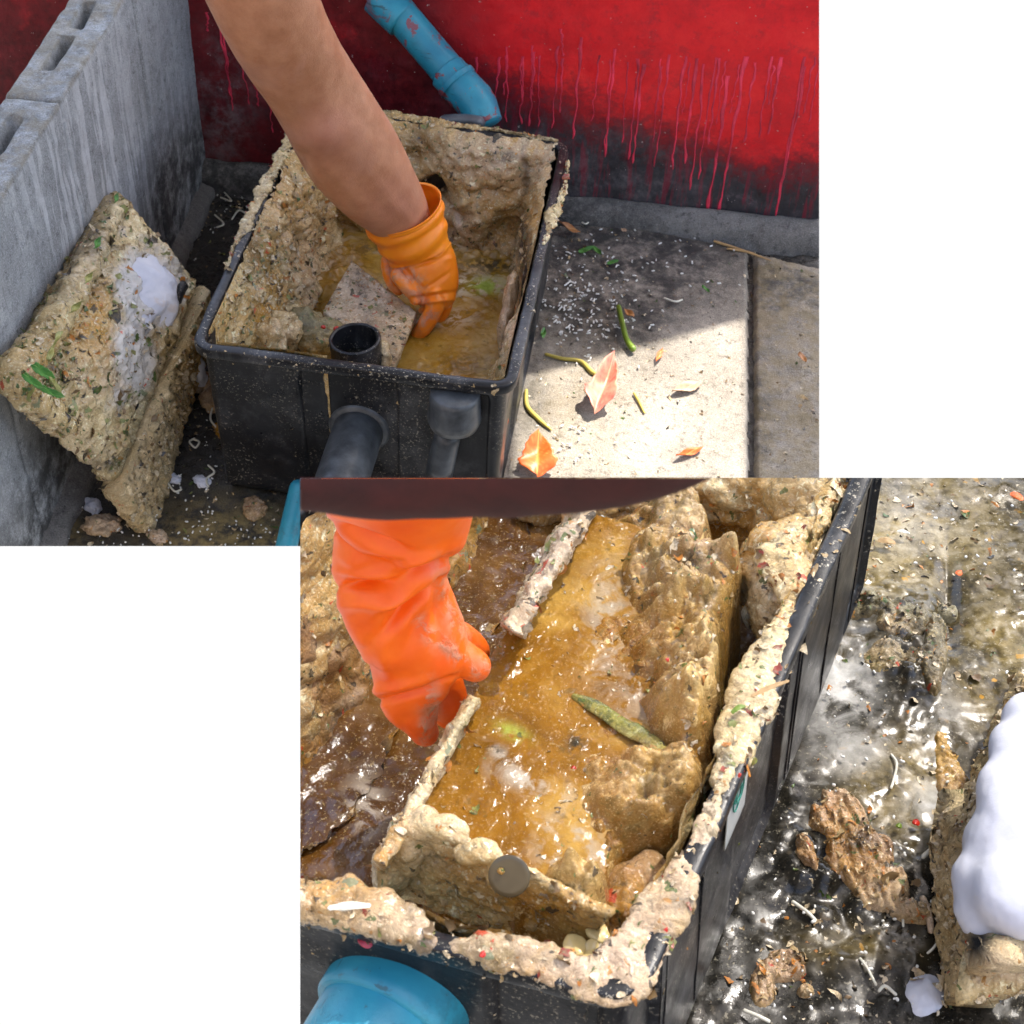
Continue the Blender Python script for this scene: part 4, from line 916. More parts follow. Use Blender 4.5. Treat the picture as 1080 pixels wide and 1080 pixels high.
# ---- person of the far piece: bare arm and orange glove
def gunkpx(L):
    def f(Q):
        x, y = proj(Q); v = np.zeros(len(Q))
        for (cx, cy, rx, ry, a, an) in L: v = np.maximum(v, a * gauss(x, y, cx, cy, rx, ry, an))
        return dict(gunk=np.clip(v, 0, 1))
    return f
def arm1():
    DW = float(depth(G1(445, 300, .18))) - .035
    t = thing('person', PD(430, 250, DW), 'person reaching a bare arm in an orange glove into the tank by the red wall', 'person')
    secs = [(190, -70, 305, -78, DW - .56), (221, 0, 333, -6, DW - .47), (250, 55, 353, 40, DW - .39), (281, 103, 376, 78, DW - .31), (300, 137, 398, 112, DW - .25), (320, 172, 419, 146, DW - .18), (350, 206, 437, 180, DW - .11), (383, 233, 449, 209, DW - .05), (402, 254, 455, 232, DW), (415, 268, 458, 250, DW + .02)]
    V, Fc, th = limb(secs, 130, 64, .86)
    N = vnormals(V, Fc); Q = V.reshape(-1, 3); x, y = proj(Q)
    facing = (N * (C0 - Q)).sum(1) > 0
    d = (.014 * gauss(x, y, 340, 142, 17, 20, .6) - .005 * gauss(x, y, 318, 168, 10, 18, .7) - .0022 * gauss(x, y, 352, 196, 2.5, 46, -.75) + .0022 * gauss(x, y, 402, 196, 2.2, 40, -.75) + .0016 * gauss(x, y, 420, 190, 1.8, 26, -.9) - .0015 * gauss(x, y, 372, 96, 18, 2.0, .5) - .005 * gauss(x, y, 372, 110, 16, 40, -.6) + .003 * gauss(x, y, 330, 60, 25, 60, -.4) + .0035 * gauss(x, y, 400, 170, 16, 55, -.75) - .003 * gauss(x, y, 375, 190, 7, 60, -.75) + .002 * gauss(x, y, 425, 225, 5, 30, -.8)) * facing + .0012 * fbm(Q, 14, 3)
    Q = Q + N * d[:, None]
    mesh_obj('arm', Q, Fc, SKIN, t, attrs=dict(flush=np.clip(gauss(x, y, 345, 142, 30, 30) + .7 * gauss(x, y, 420, 215, 40, 40), 0, 1)))
    D = DW
    body = limb([(395, 246, 459, 207, D - .01), (401, 262, 468, 230, D), (409, 275, 474, 256, D + .01), (415, 288, 483, 278, D + .015), (428, 302, 485, 298, D + .02), (440, 318, 480, 318, D + .025), (450, 328, 470, 330, D + .03)], 60, 40, .62)
    fingers = [
        ([PD(455, 300, D + .0), PD(459, 322, D + .01), PD(449, 342, D + .02), PD(437, 358, D + .035)], [.017, .0165, .0150, .011]),
        ([PD(415, 284, D - .005), PD(424, 297, D - .008), PD(434, 309, D + .0), PD(441, 320, D + .012)], [.0125, .0125, .0125, .0105]),
        ([PD(408, 268, D + .03), PD(409, 284, D + .035), PD(414, 299, D + .04), PD(424, 310, D + .055)], [.0115, .0115, .011, .009]),
        ([PD(468, 305, D + .04), PD(468, 325, D + .055), PD(456, 341, D + .07), PD(444, 350, D + .085)], [.015, .014, .013, .010]),
        ([PD(458, 305, D + .06), PD(452, 325, D + .08), PD(440, 336, D + .09), PD(430, 342, D + .10)], [.014, .013, .012, .010])]
    parts = [(body[0], body[1])]
    for pth, rr in fingers: v, f, _ = tube_arr(pth, rr, 40, 20, True); parts.append((v, f))
    V, Fc = join(parts); g = mesh_obj('glove', V, Fc, GLOVE, t)
    def dsp(P, N):
        x, y = proj(P); d = .0006 * fbm(P, 40, 3)
        for (cx, cy, rx, ry, an, a) in ((440, 268, 26, 3.0, .15, .004), (452, 276, 20, 2.4, -.3, -.003), (455, 312, 22, 2.6, -.15, -.005), (458, 318, 18, 2.2, -.1, .003), (446, 250, 30, 2.6, -.55, -.004), (470, 262, 12, 2.2, -.9, .003), (432, 290, 18, 2.4, .8, -.003), (462, 296, 16, 2.4, -.6, -.002)):
            d = d + a * gauss(x, y, cx, cy, rx, ry, an)
        return d
    remesh(g, .0019, 2, lambda P, N: 1.3 * dsp(P, N))
    at_fill(g, gunkpx([(425, 285, 26, 9, 1, .7), (452, 335, 14, 7, 1, -.9), (440, 310, 22, 5, .8, .2), (412, 290, 8, 16, .8, 0), (447, 318, 20, 6, .8, .1)]))
    # cuff: an open, rolled sleeve round the wrist
    cs = [(389, 246, 461, 201, D - .028), (387, 243, 459, 196, D - .034), (389, 250, 463, 204, D - .022), (397, 262, 467, 222, D - .008), (405, 272, 471, 240, D + .002), (413, 281, 473, 256, D + .012)]
    V, Fc, th = limb(cs[1:], 46, 60, .86, cap=False)
    u = np.linspace(0, 1, 46)[:, None]; fold = .0022 * np.sin(u * 19 + np.sin(th[None] * 2 + 1) * 1.6) * sst(.05, .3, u) + .003 * np.exp(-(u / .035) ** 2)
    N = vnormals(V, Fc).reshape(V.shape); ctr = V.mean(1, keepdims=True); o_ = V - ctr; o_ /= np.linalg.norm(o_, axis=2, keepdims=True)
    V = V + o_ * fold[..., None]
    I = V - o_ * .0022; full = np.concatenate([I[::-1], V], 0)
    mesh_obj('glove_cuff', full, gridfaces(len(full), 60, wrap_m=True), GLOVE, t, attrs=dict(gunk=np.zeros(full.shape[:2])))
arm1()

def del_keys(o):
    for k in ('label', 'category', 'group'):
        if k in o: del o[k]

# ---- leaning crusted basket on the left
def basket1():
    T = on_blockwall(122, 212, .02); L = on_blockwall(12, 402, .03)
    Rr = G1(196, 298, .245); Bt = G1(112, 498, .13)
    b = G1(150, 470, 0); t = thing('sieve_basket', b, 'crusted basket leaning on the grey block wall, golden sludge and white foam on it', 'basket')
    def up_attr(Q):
        x, y = proj(Q); q = pxattr(ochre=[(95, 330, 36, 60, 1), (120, 360, 40, 40, .8), (50, 380, 25, 25, .4)], pale=[(120, 400, 50, 30, .6), (80, 470, 60, 30, .3)], dark=[(150, 410, 14, 50, .45), (96, 290, 12, 22, .6), (190, 300, 8, 30, .9), (110, 490, 22, 8, .6), (60, 330, 12, 70, .25)], foam=[(155, 300, 40, 48, 1.05), (142, 370, 26, 54, .95), (125, 420, 24, 20, .6), (130, 245, 18, 16, .45)], green=[(50, 350, 22, 60, .8), (45, 395, 35, 25, .9), (90, 270, 18, 40, .7), (150, 400, 12, 50, .6)])(Q); return q
    nn = nrm(np.cross(Bt - L, T - L)); 
    if nn[2] < 0: nn = -nn
    def dfn(P):
        x, y = proj(P); e = .004 + .0 * x
        hollow = gauss(x, y, 105, 370, 42, 75, .25)
        return rough_disp(P, .008, 38, .008, 34, .0028, 130) + .0015 * fbm(P, 170, 3) - .030 * hollow * 1 + .012 * gauss(x, y, 60, 350, 14, 90, .45) + .008 * gauss(x, y, 85, 470, 60, 14, .75)
    slabobj('crusted_tray', [L, Bt, Rr, T], .038, MUCK, t, dfn, CUT1, 130, 110, up_attr)
    # side wall under the right edge
    b0 = G1(150, 552, .0); b1 = G1(203, 360, .03); b1 = G1(206, 372, .04)
    slabobj('crumbly_side', [Bt + np.array([.012, .0, -.035]), b0, b1, Rr + np.array([0.02, 0, -.035])], .045, MUCK_DRY, t, lambda P: rough_disp(P, .007, 60, .005, 50, .003, 150), CUT1, 110, 110, pxattr(ochre=[(205, 400, 14, 60, .5)], pale=[(150, 500, 40, 60, .3)], dark=[(140, 440, 12, 20, .5)]))
    for (a_, b_) in ((Rr, Bt),):
        pth = [a_ * (1 - q) + b_ * q + nn * -.004 for q in np.linspace(0, 1, 6)]; V, Fc, _ = tube_arr(pth, [(.012, .020)] * 6, 120, 24, True); V = displaced(V, Fc, lambda P: .0015 * fbm(P, 40, 3)); mesh_obj('plastic_edge', V, Fc, PLASTIC_WET, t)
    # left thick lip of scraps
    pth = [T + nn * .012, (T * .6 + L * .4) + nn * .016, (T * .2 + L * .8) + nn * .014, L + nn * .01, (L * .5 + Bt * .5) + nn * .012]
    V, Fc, _ = tube_arr(pth, [.008, .018, .022, .024, .014], 160, 30, True); V = displaced(V, Fc, lambda P: rough_disp(P, .007, 50, .006, 45, .002, 120))
    q = pxattr(ochre=[(60, 380, 40, 40, .4)], pale=[(90, 260, 30, 50, .4)], dark=[(100, 260, 14, 14, .6), (60, 300, 16, 20, .5)])(V.reshape(-1, 3)); mesh_obj('scrap_ridge', V, Fc, MUCK, t, attrs=q)
    # foam running down the right half
    def fp(x, y, h=.02):
        # point on the tray plane raised by h
        d = rayw(x, y); best = None
        for tri in ((L, T, Bt), (T, Rr, Bt)):
            m_ = nrm(np.cross(tri[1] - tri[0], tri[2] - tri[0])); m_ = m_ if m_[2] > 0 else -m_; p = C0 + d * (m_.dot(tri[0] + m_ * (h + .02) - C0) / m_.dot(d))
            if best is None or depth(p) < depth(best): best = p
        return best
    def hf(S, x, y):
        m_ = 1 - np.prod([1 - .93 * g_ for g_ in (gauss(x, y, 150, 290, 20, 22, .2), gauss(x, y, 170, 300, 18, 24), gauss(x, y, 162, 322, 20, 20, .5), gauss(x, y, 178, 332, 10, 18), gauss(x, y, 148, 352, 9, 24, .3), gauss(x, y, 136, 386, 8, 26, .4), .7 * gauss(x, y, 125, 416, 10, 12))], 0)
        th_ = .026 * gauss(x, y, 160, 305, 26, 34) + .006 * gauss(x, y, 140, 380, 16, 40, .35)
        return -.014 + np.clip((m_ + .16 * fbm(S, 26, 4) - .30) / .7, 0, 1) ** .6 * (.019 + .75 * th_) + .003 * fbm(S, 22, 3)
    O = nn * .019; film('foam', [L + O, Bt + O, Rr + O, T + O], FOAM, t, hf, 170, 170)
    clump('foam', [(G1(210, 392, .05), (.012, .016, .03)), (G1(206, 378, .08), (.008, .014, .03)), (G1(212, 400, .02), (.012, .016, .014))], FOAM, t, .0025, lambda P, N: .004 * fbm(P, 40, 3), smooth=14, amp=.2)
    # leafy shreds in the corner
    for k, (x, y, x2, y2, w) in enumerate([(30, 385, 52, 400, .018), (48, 392, 60, 418, .014), (20, 395, 40, 410, .014), (60, 350, 46, 380, .010), (96, 262, 104, 250, .010), (70, 330, 84, 318, .008), (38, 408, 62, 420, .012), (85, 300, 96, 286, .008), (118, 214, 122, 203, .008)]):
        o = leaf('vegetable_shred', fp(x, y, .045), fp(x2, y2, .045), w, LEAF_GREEN if k % 2 == 0 else STEM_G2, None, None, .2, .3, zup=nn); o.parent = t; o.location = Vector(o.location) - Vector(t.location)
        del_keys(o)
basket1()

# ---- blue pipe coming down to the far rim
def bluepipe1():
    D = float(depth(G1(500, 118, ZR))) + .03
    t = thing('drain_pipe', PD(505, 118, D), 'blue painted drain pipe with flaking red patches coming down behind the tank', 'pipe')
    V, Fc, th = tube_arr([PD(370, -55, D - .02), PD(418, 10, D), PD(470, 72, D + .02), PD(490, 98, D + .02)], [.0335] * 4, 70, 44, False); V, Fc = capfan(V, Fc)
    mesh_obj('pipe', V, Fc, BLUE, t, attrs=dict(flake=np.full(V.shape[:2], .85)))
    V, Fc, th = tube_arr([PD(399, -4, D), PD(408, 5, D), PD(425, 21, D)], [.0365] * 3, 20, 44, False); V, Fc = capfan(V, Fc); mesh_obj('pipe_socket', V, Fc, BLUE, t, attrs=dict(flake=np.full(V.shape[:2], .6)))
    V, Fc, th = tube_arr([PD(472, 76, D + .02), PD(487, 92, D + .015), PD(503, 110, D + .01), PD(513, 132, D + .01)], [.0375, .0385, .0375, .033], 50, 44, False); V, Fc = capfan(V, Fc); V = displaced(V, Fc, lambda P: .0015 * fbm(P, 30, 3)); mesh_obj('elbow', V, Fc, BLUE, t, attrs=dict(flake=np.full(V.shape[:2], 1.)))
    V, Fc, th = tube_arr([PD(480, 84, D + .015), PD(484, 89, D + .015)], [.041, .041], 10, 44, False); V, Fc = capfan(V, Fc); mesh_obj('collar_ring', V, Fc, BLUE, t, attrs=dict(flake=np.full(V.shape[:2], .9)))
    V, Fc, th = tube_arr([PD(462, 128, D - .02), PD(490, 127, D - .02), PD(512, 130, D - .02)], [[.012, .02]] * 3, 24, 24, True); mesh_obj('grey_collar', V, Fc, GREYP, t)
bluepipe1()

# ---- things on the yard slab
zs_ = .022
g1 = lambda x, y, z=zs_: G1(x, y, z)
def pinkleaf():
    t = leaf('fallen_leaf', g1(626, 440), g1(647, 381, .045), .042, LEAF_PINK, 'curled pink and cream leaf lying on the sunlit slab', 'leaf', .35, .9, .5)
pinkleaf()
leaf('fallen_leaf', g1(566, 505, .022), g1(568, 458, .05), .05, LEAF_ORANGE, 'bright orange leaf half hidden at the bottom edge of the sunlit slab', 'leaf', .2, .25, .4, cuts=[])
leaf('fallen_leaf', g1(612, 248), g1(588, 236, .05), .018, LEAF_BROWN, 'rusty brown leaf tucked behind the right rim of the far tank', 'leaf', .3, .3)
leaf('fallen_leaf', g1(741, 474), g1(712, 484), .014, LEAF_ORANGE, 'small tan orange leaf on the sunlit slab near its lower right', 'leaf', .3, .3)
leaf('fallen_leaf', g1(740, 405), g1(708, 416), .022, LEAF_DRY, 'pale dry leaf on the middle of the sunlit slab', 'leaf', .2, .25)
leaf('fallen_leaf', g1(698, 370), g1(692, 384), .010, LEAF_ORANGE, 'tiny orange leaf on the sunlit slab just below the shade edge', 'leaf', .3, .3)
leaf('fallen_leaf', g1(528, 455, .14), g1(536, 444, .14), .010, LEAF_ORANGE, 'tiny orange leaf stuck to the near right corner of the far tank', 'leaf', .1, .1)
leaf('herb_leaf', g1(610, 268), g1(626, 263), .016, LEAF_GREEN, 'left half of the torn dark green herb leaf on the shaded slab', 'leaf', .2, .3)
leaf('herb_leaf', g1(624, 262), g1(634, 270), .014, LEAF_GREEN, 'right half of the torn dark green herb leaf on the shaded slab', 'leaf', .2, .3)
leaf('herb_leaf', g1(640, 280), g1(652, 277), .012, LEAF_GREEN, 'small dark green herb leaf just right of the torn pair', 'leaf', .2, .3)
leaf('herb_leaf', g1(740, 303), g1(748, 310), .008, LEAF_GREEN, 'small green herb scrap near the slab joint in the shade', 'leaf', .2, .3)
leaf('herb_leaf', g1(572, 358), g1(574, 348), .010, LEAF_GREEN, 'small green herb scrap beside the right flank of the far tank', 'leaf', .2, .3)
leaf('fallen_leaf', g1(668, 336), g1(658, 328), .014, LEAF_BROWN, 'brown leaf scrap touching the green stem on the shaded slab', 'leaf', .3, .3)
leaf('fallen_leaf', g1(660, 246), g1(655, 243), .010, LEAF_DRY, 'yellowish leaf scrap near the footing of the red wall', 'leaf', .3, .3)
leaf('fallen_leaf', g1(842, 374), g1(850, 384), .012, LEAF_BROWN, 'dark brown leaf scrap on the shaded slab right of the joint', 'leaf', .3, .3)
twig('vegetable_stem', [g1(652, 322, .035), g1(656, 340, .035), g1(661, 358, .03), g1(669, 370, .028)], [.005, .0055, .0055, .007], STEM_GREEN, 'thick green vegetable stem across the shade edge of the slab', 'stem')
twig('vegetable_stem', [g1(574, 373), g1(592, 378), g1(612, 381), g1(624, 392), g1(634, 398)], [.003, .0035, .004, .0045, .003], STEM_YEL, 'long yellow green bent stem left of the pink leaf', 'stem')
twig('vegetable_stem', [g1(555, 410), g1(556, 428), g1(568, 442), g1(582, 454)], [.003, .004, .0042, .002], STEM_YEL, 'frayed yellow stem beside the near right flank of the far tank', 'stem')
twig('vegetable_stem', [g1(668, 414), g1(674, 424), g1(680, 436)], [.002, .0026, .002], STEM_YEL, 'short thin yellow stem right of the pink leaf', 'stem')
twig('straw', [g1(752, 254), g1(780, 263), g1(814, 275)], [.003, .0026, .001], STRAW, 'dry tan straw lying along the foot of the red wall', 'straw')
twig('straw', [g1(766, 262), g1(790, 266), g1(800, 270)], [.002, .0024, .001], STRAW, 'shorter dry straw crossing the long one by the footing', 'straw')
def grains(name, spots, frame, mat, L, r, label, cat, seed=0, zl=.022, cuts=(), curved=False):
    rg = np.random.default_rng(seed); parts = []
    for (x, y, s) in spots:
        a = rg.uniform(0, math.pi); l = L * s * rg.uniform(.7, 1.3); c = frame(x, y, zl); d = np.array([math.cos(a), math.sin(a), rg.uniform(-.1, .2)]); q = np.array([-d[1], d[0], 0])
        pts = [c - d * l, c + q * l * (.5 * rg.uniform(-1, 1) if curved else .1), c + d * l]
        v, f, _ = tube_arr(pts, [r * s] * 3, 7, 6, True, ref=(0, 0, 1)); parts.append((v, f))
    V, Fc = join(parts); o = mesh_obj(name, V, Fc, mat)
    if len(cuts): cut(o, cuts)
    return tagit(o, label, cat, kind='stuff')
rg = np.random.default_rng(3); sp_ = []
while len(sp_) < 300:
    c = [(600, 300, 34, 30, .5), (615, 340, 30, 26, .25), (690, 260, 50, 22, .1), (590, 470, 24, 14, .1), (640, 300, 60, 40, .05)][rg.choice(5, p=[.5, .25, .1, .1, .05])]
    x, y = rg.normal(c[0], c[2]), rg.normal(c[1], c[3])
    if 562 < x < 785 and 240 < y < 500 and x > 604 - (y - 150) * .21: sp_.append((x, y, rg.uniform(.6, 1.15)))
grains('rice', sp_, G1, RICE, .0042, .0016, 'white rice grains scattered on the slab beside the far tank', 'rice', 5, .0225)
sp_ = []
while len(sp_) < 170:
    x, y = rg.uniform(60, 300), rg.uniform(195, 575)
    if x > 222 - (y - 190) * .44 + 14 and not (20 < x < 215 and 300 < y < 500) and not (x > 205 - (y < 250) * -60 and y > 250 and x > 215 + (y - 360) * .1 and y < 540): sp_.append((x, y, rg.uniform(.5, 1.1)))
grains('food_crumbs', sp_, G1, RICE, .0028, .0015, 'pale food crumbs on the black wet ground left of the far tank', 'crumbs', 8, .003, CUT1)
noods = [[(244, 232), (252, 222), (262, 226), (270, 219)], [(226, 226), (236, 236), (228, 240)], [(262, 205), (270, 202), (276, 206)], [(236, 202), (244, 212), (232, 208)], [(203, 463), (210, 466), (206, 472), (200, 466), (206, 462)], [(219, 490), (226, 498), (218, 505), (220, 514)], [(176, 508), (184, 518), (192, 516)], [(224, 430), (222, 442), (229, 452)], [(610, 232), (618, 236), (624, 230)], [(700, 314), (712, 318), (720, 316)]]
for k, nn_ in enumerate(noods):
    z_ = .006 if nn_[0][0] < 400 else .023
    o = twig('noodle', [G1(x, y, z_ + .002 * (i % 2)) for i, (x, y) in enumerate(nn_)], .0018, NOODLE, ['long wavy pale noodle, rightmost of those by the far left tank corner', 'short hooked noodle, lowest of those in the far left corner', 'short noodle near the wall foot, upper right in the corner', 'bent noodle nearest the block wall in the far left corner'] + ['pale noodle loop lying right of the crusted basket', 'wavy pale noodle between basket and tank', 'pale noodle at the foot of the crusted basket', 'pale bent noodle beside the near left flank of the far tank', 'short curled noodle behind the right rim of the far tank', 'short noodle on the shaded slab'][0:0] if False else (['long wavy pale noodle, rightmost of those by the far left tank corner', 'short hooked noodle, lowest of those in the far left corner', 'short noodle near the wall foot, upper right in the corner', 'bent noodle nearest the block wall in the far left corner'] + ['pale noodle loop lying right of the crusted basket', 'wavy pale noodle between basket and tank', 'pale noodle at the foot of the crusted basket', 'pale bent noodle beside the near left flank of the far tank', 'short curled noodle behind the right rim of the far tank', 'short noodle on the shaded slab'])[k], 'noodle', group='noodles by the far corner' if k < 4 else None)
    if k < 4: pass
# clods on the dark ground
def clod(frame, x, y, r, lab, mat=MUCK_DRY, z=0, cuts=(), pale=.6, ochre=.2, sub=4):
    c = frame(x, y, z) if frame is G1 else W2(x, y, z)
    V, Fc = blob_arr(c, r, sub, .35, 1.8, x * .1, rot=x, lump=.25); V = displaced(V, Fc, lambda P: rough_disp(P, .002, 90, .0025, 70, .001, 200)); n = len(V)
    o = mesh_obj('food_clod', V, Fc, mat, attrs=dict(ochre=np.full(n, ochre), dark=np.full(n, .1), pale=np.full(n, pale)), base=c)
    if len(cuts): cut(o, cuts)
    return tagit(o, lab, 'food waste')
clod(G1, 107, 555, (.026, .018, .014), 'pale pinkish clod on the ground at the foot of the block wall', MUCK_PINK)
clod(G1, 234, 418, (.036, .03, .014), 'brownish meaty clod by the near left flank of the far tank', MUCK_FLESH, ochre=.1)
clod(G1, 222, 405, (.020, .03, .012), 'smaller brownish clod just above the meaty one', MUCK_FLESH)
clod(G1, 242, 452, (.02, .03, .014), 'clod with an orange bit low against the far tank', MUCK_FLESH, ochre=1, pale=0)
clod(G1, 269, 537, (.020, .016, .010), 'brown clod under the rounded bottom corner of the far tank', MUCK_FLESH, pale=.2)
clod(G1, 166, 566, (.016, .010, .006), 'flat white scrap on the ground near the lower left', MUCK_PINK, pale=1)
clod(G1, 98, 534, (.010, .016, .008), 'bluish white shell scrap near the foot of the block wall', FOAM)
clod(G1, 213, 508, (.014, .010, .004), 'thin white scrap right of the tip of the crusted basket', FOAM)
clod(G1, 182, 505, (.012, .008, .004), 'small blue white scrap just right of the basket tip', FOAM)

# ================================================================== NEAR PIECE (the same yard seen closer)
def lw(f): return lambda x, y, z=0.: W2(x, y, z)
# ---- wet ground
def ground_two():
    c = np.array([G2(*p)[:2] for p in ((300, 490), (1120, 490), (1130, 1120), (300, 1120))])
    st = .0032; X = np.arange(c[:, 0].min() - .02, c[:, 0].max() + .02, st); Y = np.arange(c[:, 1].min() - .02, c[:, 1].max() + .02, st)
    x, y = np.meshgrid(X, Y, indexing='ij'); P = np.stack([x, y, 0 * x], -1); Pw = wor2(P); px, py = proj(Pw)
    ridge = gauss(px, py, 925, 665, 50, 45) + gauss(px, py, 960, 700, 26, 50) ; food = gauss(px, py, 900, 925, 60, 60) + gauss(px, py, 850, 900, 35, 35)
    puddle = np.clip(gauss(px, py, 960, 570, 85, 55) * 1.3 + gauss(px, py, 880, 720, 40, 60) * 1.2, 0, 1)
    z = .003 * fbm(P, 8, 3) + (1 - .96 * puddle) * (.004 * fbm(P, 20, 3) + .0025 * lumps(P, 45) * sst(.0, .5, fbm(P + 2, 12, 3)) + .0006 * fbm(P, 70, 2))
    z += .016 * np.clip(ridge, 0, 1) * (.7 + .5 * fbm(P, 26, 3)) + .008 * np.clip(ridge, 0, 1) * lumps(P, 75) + .010 * np.clip(food, 0, 1) * (lumps(P, 45) + .3)
    z -= .012 * gauss(px, py, 1000, 640, 12, 60)
    global GZ2; GZ2 = (X, Y, z)
    P[..., 2] = z; Pw = wor2(P)
    och = np.maximum.reduce([.9 * gauss(px, py, 930, 560, 130, 90), .8 * gauss(px, py, 1050, 700, 50, 80), .9 * gauss(px, py, 960, 830, 60, 50), .5 * gauss(px, py, 870, 640, 40, 60), .5 * gauss(px, py, 900, 1000, 60, 20)])
    pale = np.maximum.reduce([1.2 * gauss(px, py, 884, 715, 34, 55), .8 * gauss(px, py, 985, 850, 35, 30), .8 * gauss(px, py, 900, 790, 30, 24), .35 * gauss(px, py, 960, 545, 60, 50), .6 * gauss(px, py, 1000, 770, 20, 30)])  # pale patches: bright reflection off the wet film, put into the colour
    o = mesh_obj('wet_ground', Pw, gridfaces(len(X), len(Y)), WETG, attrs=dict(ochre=np.clip(och, 0, 1), pale=np.clip(pale, 0, 1)), base=wor2([0, 1, 0]))
    drop_skirt(o, tuple(B.T @ np.array([0, 0, -.03]))); cut(o, CUT2); tagit(o, kind='structure'); return o
ground_two()

# ---- near tank
def near_tank():
    fr = G2(676, 1062, ZR)[:2]; b0 = G2(918, 505, ZR)[:2]; fl0 = G2(316, 964, ZR)[:2]
    dy = nrm(b0 - fr); dx = nrm(fl0 - fr)
    FR = fr; FL = fr + dx * .50; BR = fr + dy * .78; BL = BR + (FL - FR)
    t = thing('grease_tank', wor2([*((FR + FL + BR + BL) / 4), 0]), 'black fluted grease tank full of golden sludge, seen close in the lower photo', 'tank')
    cs = [np.array([*q, ZR]) for q in (FL, FR, BR, BL)]
    def rec(side, tt):
        r = np.zeros(len(tt)); s1 = side == 1
        r[s1] = (sst(-.01, .0, tt) * sst(.06, .055, tt) + sst(.33, .335, tt) * sst(.52, .515, tt) * 1.6 + sst(.88, .885, tt))[s1]
        s0 = side == 0; r[s0] = (sst(.80, .81, tt) * sst(.99, .98, tt))[s0]
        arc = tt == 0; r[(side == 1) & arc] = 1.0
        return r
    P, N, S, T = tank(t, cs, ZR, wor2, rec, CUT2, PLASTIC, PLASTIC_WET, -.004)
    return t, P, N, S, T, cs, dx, dy
tank2, P2, N2, S2, T2, TC2, DX2, DY2 = near_tank()
def flutes():
    # slim vertical ribs pressed into the right flank
    FR = TC2[1][:2]; dy = DY2; n = np.array([dy[1], -dy[0]])
    for tt in [.10, .115, .22, .56, .575, .72, .86]:
        p = FR + dy * .78 * tt
        z = np.linspace(ZR - .03, .03, 20); off = -.0125 + .004 * ((ZR - z) / ZR)
        path = np.stack([p[0] + n[0] * off, p[1] + n[1] * off, z], 1)
        V, Fc, _ = tube_arr(wor2(path), [.0011] * 20, 40, 8, True); o = mesh_obj('flute', V, Fc, PLASTIC, tank2); cut(o, CUT2)
    q = lambda tt, z, o_: wor2([*(FR + dy * .78 * tt + n * (o_ + .004 * (ZR - z) / ZR)), z])
    # paper sticker with a green loop drawn on it
    o = slabobj('sticker', [q(.285, .20, -.0105), q(.35, .20, -.0105), q(.35, .285, -.0105), q(.285, .285, -.0105)], .0012, STICK, tank2, lambda P: .0003 * fbm(P, 40, 2), CUT2, 14, 10)
    for k, (c_, rr) in enumerate([(.312, .013), (.322, .010), (.316, .006)]):
        a = np.linspace(0, 2 * np.pi, 25); pts = np.array([q(c_ + .012 * math.cos(v), .250 + rr * 1.4 * math.sin(v), -.0092) for v in a]); V, Fc, _ = tube_arr(pts, [.0007] * 25, 60, 6, False); o = mesh_obj('ink_loop', V, Fc, STICKINK, o0_stick()); cut(o, CUT2)
def o0_stick(): return [c for c in tank2.children if c.name.startswith('sticker')][0]
flutes()

def lxy(x, y, z): return G2(x, y, z)
# inner crust of the near tank
def crust2():
    m = 90; v = np.linspace(0, 1, m)[None]; ZL = .10
    z = ZR - (ZR - ZL) * v; inner = -.020 + .004 * ((ZR - z) / ZR)
    base = np.concatenate([P2[:, None] + N2[:, None] * inner[..., None], np.broadcast_to(z[..., None], (len(P2), m, 1))], -1)
    pos = np.where(T2 == 0, S2 + 0., S2 + np.clip(T2, .02, .98))
    am = np.interp(pos, [0, .5, .9, 1.0, 1.2, 1.45, 1.6, 1.8, 2, 2.5, 3, 3.2, 4], [.6, .5, .35, .35, .4, .4, .5, 1.1, 1.5, 1.5, 1.2, .6, .6])[:, None]
    lf = fbm(base, 11, 3)
    thk = am * ((.012 + .045 * sst(.1, .9, v)) * (1 + .6 * lf) + .012 * lumps(base, 28) + .007 * lumps(base, 65) + .003 * fbm(base, 90, 3)) - .002
    Q = base.copy(); Q[..., :2] -= N2[:, None] * thk[..., None]; Q[..., 2] += .006 * fbm(base, 30, 3) * sst(0, .1, v)
    Qw = wor2(Q); px, py = proj(Qw)
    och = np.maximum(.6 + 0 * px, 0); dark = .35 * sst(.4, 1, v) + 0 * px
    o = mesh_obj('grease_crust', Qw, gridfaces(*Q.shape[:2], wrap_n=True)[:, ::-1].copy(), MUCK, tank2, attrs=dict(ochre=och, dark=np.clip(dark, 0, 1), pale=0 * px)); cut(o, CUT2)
crust2()
